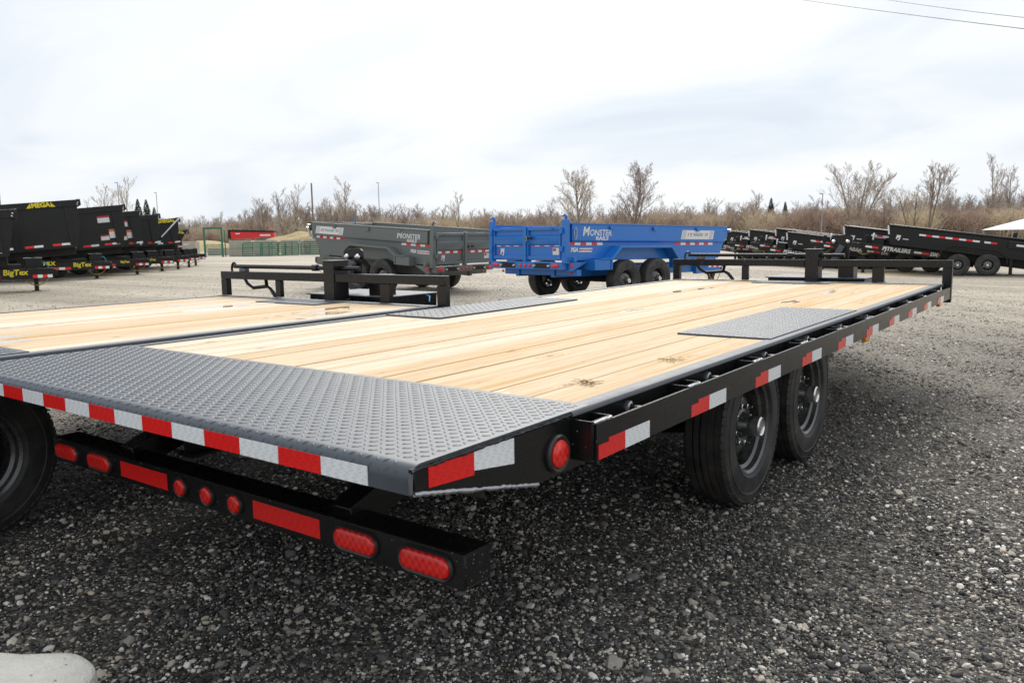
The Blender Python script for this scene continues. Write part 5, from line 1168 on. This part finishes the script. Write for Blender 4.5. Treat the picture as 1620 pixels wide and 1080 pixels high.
# ------------------------------------------------------------------ trees
def bare_tree(seed, height, spread=0.42, trunk_r=0.22, levels=4, fork=0.25, up=0.25, kids=(9, 6, 5, 4), twr=0.018, multi=1):
    r = random.Random(seed); T, C = MB(), MB()
    def branch(p, d, l, rad, lev):
        n = 5 if lev == 0 else (4 if lev == 1 else 3); pts = [p.copy()]; dirs = [d.copy()]
        for k in range(n):
            w = 0.05 if lev == 0 else (0.09 if lev == 1 else 0.15)
            d = (d + Vector((r.gauss(0, w), r.gauss(0, w), r.gauss(0, w * 0.6) + up * (0.06 if lev == 0 else 0.16)))).normalized()
            p = p + d * (l / n); pts.append(p.copy()); dirs.append(d.copy())
        e_ = 0.35 if lev < 2 else 0.4
        rr = [max(rad * (1 - (1 - e_) * k / n), twr * 0.5) for k in range(n + 1)]
        (T if lev < 2 else C).tube(pts, rr, 6 if lev == 0 else (5 if lev == 1 else 3), cap=False)
        if lev >= levels: return
        m = kids[lev]
        for k in range(m):
            u = (fork + (1 - fork) * (k + r.random()) / m) if lev == 0 else (0.25 + 0.75 * (k + r.random()) / m)
            u = min(u, 0.999); i = int(u * n); q = pts[i].lerp(pts[i + 1], u * n - i); dd = dirs[i + 1]
            az = r.uniform(0, 6.283); perp = dd.orthogonal().normalized(); perp = Matrix.Rotation(az, 3, dd) @ perp
            open_ = r.uniform(0.5, 1.0) * (1.0 if lev else 0.9)
            nd = (dd * (1.0 - 0.35 * open_) + perp * open_ * spread * 2.0 + Vector((0, 0, 0.28))).normalized()
            sc = (1.0 - 0.62 * u) if lev == 0 else (0.95 - 0.45 * u)
            branch(q, nd, l * r.uniform(0.45, 0.68) * sc * (1.0 if lev else 1.1), max(rad * (1 - 0.65 * u) * (0.42 if lev == 0 else 0.5), twr), lev + 1)
    for s_ in range(multi):
        a = r.uniform(0, 6.28); d0 = Vector((0.28 * math.cos(a), 0.28 * math.sin(a), 1)).normalized() if multi > 1 else Vector((r.gauss(0, .03), r.gauss(0, .03), 1)).normalized()
        branch(Vector((0, 0, -0.2)), d0, height * 0.82, trunk_r, 0)
    return T, C
def conifer(seed, h, w):
    r = random.Random(seed); T, C = MB(), MB(); T.tube([(0, 0, 0), (0, 0, h)], [0.18, 0.03], 6)
    n = int(h * 7)
    for k in range(n):
        z = h * (0.10 + 0.9 * k / n); rr = w * (1 - k / n) ** 0.85 * r.uniform(0.75, 1.1) + 0.12
        for j in range(9):
            a = r.uniform(0, 6.28); d = Vector((math.cos(a), math.sin(a), 0)); s_ = Vector((-math.sin(a), math.cos(a), 0)) * rr * 0.20
            p0 = Vector((0, 0, z)); p1 = p0 + d * rr * 0.6 - Vector((0, 0, rr * 0.10)); p2 = p0 + d * rr - Vector((0, 0, rr * r.uniform(0.2, 0.45)))
            C.add([p0, p1 - s_, p2, p1 + s_, p1 + Vector((0, 0, 0.12))], [(0, 1, 4), (1, 2, 4), (2, 3, 4), (3, 0, 4)])
    return T, C
def place_tree(TC, px, dp, label, cat='tree', scale=1.0, rz=0.0, mats=('bark', 'twig'), group=None, z=-0.2, name='bare_tree'):
    root = empty(name, wpt(px, dp, z), rz, label, cat, group); root.scale = (scale,) * 3
    T, C = TC
    if isinstance(T, MB):
        tr = T.build('trunk', M[mats[0]], root, smooth=True); cr_ = C.build('crown', M[mats[1]], root)
        return tr.data, cr_.data
    linked(T, 'trunk', root); linked(C, 'crown', root); return T, C
TA = place_tree(bare_tree(21, 11.2, 0.62, 0.24, 4, 0.14, 0.30, (22, 9, 6, 4), 0.014), 920, 82, 'round bare tree standing behind the rear post of blue trailer', rz=1.0, scale=0.74)
TB = place_tree(bare_tree(35, 12.6, 0.52, 0.24, 4, 0.14, 0.40, (22, 9, 6, 4), 0.014), 1003, 82, 'tall bare tree standing behind the middle of blue trailer', rz=2.0, scale=0.70)
TD = place_tree(bare_tree(52, 15.5, 0.42, 0.24, 4, 0.30, 0.30, (11, 8, 6, 4), 0.016, multi=3), 1350, 112, 'wide bare tree with several stems behind the right row of trailers', rz=0.4, scale=0.72)
TE = place_tree(bare_tree(77, 15.5, 0.34, 0.24, 4, 0.45, 0.4, (10, 8, 6, 4), 0.016, multi=2), 1463, 116, 'tall narrow bare tree above the front trailer of the right row', rz=0.8, scale=0.71)
# skyline trees along the wood edge; shared shapes
lib = []
for k, (h, sp, ki, mu) in enumerate(((13, 0.36, (10, 6, 5, 4), 1), (14.5, 0.32, (9, 6, 5, 4), 1), (12, 0.44, (10, 6, 5, 4), 2), (16, 0.30, (10, 6, 5, 4), 1))):
    T, C = bare_tree(100 + k, h, sp, 0.19, 4, 0.25, 0.45, ki, 0.018, multi=mu); lib.append((T, C, h))
libm = []
G2 = 'bare trees along the wood edge'
sky_trees = [(420, 175, 0.82, 0, 'bare tree above the right end of the red machine'), (452, 170, 0.88, 1, 'bare tree left of the utility pole'), (478, 172, 0.86, 3, 'bare tree just left of the utility pole, touching it'), (525, 165, 0.82, 2, 'bare tree between the utility pole and the tallest wood tree'), (550, 150, 0.92, 1, 'tallest bare tree in the woods behind grey trailer'),
             (600, 180, 0.72, 0, 'bare tree by the thin lamp post behind grey trailer'), (660, 180, 0.80, 2, 'bare tree above the middle of the grey trailer'), (727, 165, 0.78, 1, 'slender bare tree above the lettering of the grey trailer'), (175, 160, 1.0, 0, 'bare tree behind the tall black trailers, left of the pale lamp post'), (212, 165, 0.95, 3, 'bare tree right of the pale lamp post on the left'),
             (1195, 190, 0.82, 1, 'bare tree behind the front end of blue trailer'), (1440, 125, 0.75, 2, 'bare tree left of the tall narrow one on the right'), (1500, 150, 0.72, 0, 'bare tree behind the rear of the front black trailer on the right'), (1565, 150, 0.98, 3, 'thin bare tree above the white canopy'), (1590, 155, 0.95, 1, 'thin bare tree at the right picture edge')]
for k, (px, dp, sc, v_, lab) in enumerate(sky_trees):
    T, C, h = lib[v_]
    T, C = place_tree((T, C), px, dp, lab, scale=sc, rz=rng.uniform(0, 6), group=G2, z=-0.5); lib[v_] = (T, C, h)
CF = conifer(5, 9.5, 2.3)
for k, (px, dp, sc, lab) in enumerate(((230, 150, 1.0, 'dark conifer at the left of three behind the black trailers'), (243, 152, 1.0, 'dark conifer in the middle of three behind the black trailers'), (255, 155, 0.86, 'dark conifer at the right of three behind the black trailers'), (1218, 170, 0.92, 'dark conifer on the left of the pair behind blue trailer'), (1240, 172, 0.84, 'dark conifer on the right of the pair behind blue trailer'), (1405, 175, 0.66, 'dark rounded evergreen between the two big bare trees on the right'), (1503, 170, 0.66, 'dark rounded evergreen left of the canopy'))):
    CF = place_tree(CF, px, dp, lab, 'conifer', sc, rng.uniform(0, 6), ('bark', 'needle'), 'dark evergreens in the woods', name='conifer_tree')
# a small round shrub tree in front of the woods
SH = place_tree(bare_tree(61, 5.2, 0.6, 0.17, 4, 0.12, 0.2, (14, 7, 5, 4), 0.03, multi=2), 465, 98, 'low spreading bush tree behind the blocks, beside the grey trailer nose', rz=0.3)
# the wood itself: one brown mass of bare trees and thicket
wc = bpy.data.collections.new('wood_shapes')
for k in range(4):
    T, C = lib[k][0], lib[k][1]
    for nm, me in (('wood', T), ('wood', C)): pass
    bm = bmesh.new(); bm.from_mesh(T); nfT = len(bm.faces); bm.from_mesh(C); me = bpy.data.meshes.new('wood_tree'); bm.to_mesh(me); bm.free()
    me.materials.append(M['bark']); me.materials.append(M['twig']); ids = np.ones(len(me.polygons), dtype=np.int32); ids[:nfT] = 0; me.polygons.foreach_set('material_index', ids)
    wc.objects.link(bpy.data.objects.new('wood_tree', me))
def thicket(seed, h):
    r = random.Random(seed); mb = MB()
    for k in range(420):
        a = r.uniform(0, 6.28); q = r.random() ** 0.5 * 2.2; p = Vector((q * math.cos(a), q * math.sin(a), -0.2)); d = Vector((r.gauss(0, .25), r.gauss(0, .25), 1)).normalized(); l = h * r.uniform(0.5, 1.05)
        p1 = p + d * l * .5; p2 = p1 + (d + Vector((r.gauss(0, .3), r.gauss(0, .3), 0))).normalized() * l * .5
        mb.tube([p, p1, p2], [0.05, 0.035, 0.015], 3, cap=False)
        for j in range(3):
            s0 = p.lerp(p1, r.random()) if j == 0 else p1.lerp(p2, r.random() * .8)
            mb.tube([s0, s0 + Vector((r.gauss(0, .7), r.gauss(0, .7), r.uniform(.2, 1.0)))], [0.026, 0.012], 3, cap=False)
    return mb
for k in range(3):
    mb = thicket(200 + k, 3.6 + k * 0.9); o = mb.build('thicket', M['twig2']); COL.objects.unlink(o); wc.objects.link(o)
rs = np.random.RandomState(5); NW = 2800
pxs = rs.uniform(-160, 1800, NW); back = rs.rand(NW)
near_edge = np.interp(pxs, [-200, 300, 420, 560, 760, 1000, 1300, 1450, 1800], [190, 190, 165, 160, 175, 165, 140, 135, 130])
dep = near_edge + 75 * back
isth = rs.rand(NW) < 0.50
hs = np.where(isth, rs.uniform(0.85, 1.35, NW), rs.uniform(0.42, 0.74, NW))
dipl = np.interp(pxs, [-200, 280, 330, 400, 420, 580, 640, 760, 1000, 1250, 1400, 1500, 1800], [0.9, 0.78, 0.72, 0.82, 1.0, 1.0, 0.85, 0.82, 0.86, 0.80, 0.85, 0.9, 0.95]); hs *= np.where(isth, 1, dipl)
idx = np.where(isth, 4 + rs.randint(0, 3, NW), rs.randint(0, 4, NW))
# collection children come in alphabetical order: thicket.*, then wood_tree.*
names = sorted(o.name for o in wc.objects); th = [i for i, n_ in enumerate(names) if n_.startswith('thicket')]; wt_ = [i for i, n_ in enumerate(names) if n_.startswith('wood')]
idx = np.where(isth, np.array(th)[rs.randint(0, len(th), NW)], np.array(wt_)[rs.randint(0, len(wt_), NW)])
rcs = (pxs - 810) / 1261.55 * dep
WX, WY = CAM.x + rcs * 0.8036 - dep * 0.5951, CAM.y + rcs * 0.5951 + dep * 0.8036
Pw = np.stack([WX, WY, gh(WX, WY) - 0.3], 1)
wd = scatter('woodland', Pw, idx, np.stack([0 * WX, 0 * WX, rs.uniform(0, 6.28, NW)], 1), np.stack([hs * rs.uniform(0.9, 1.3, NW), hs * rs.uniform(0.9, 1.3, NW), hs], 1), wc)
tag(wd, 'brown leafless woods along the far edge of the field', 'woodland')
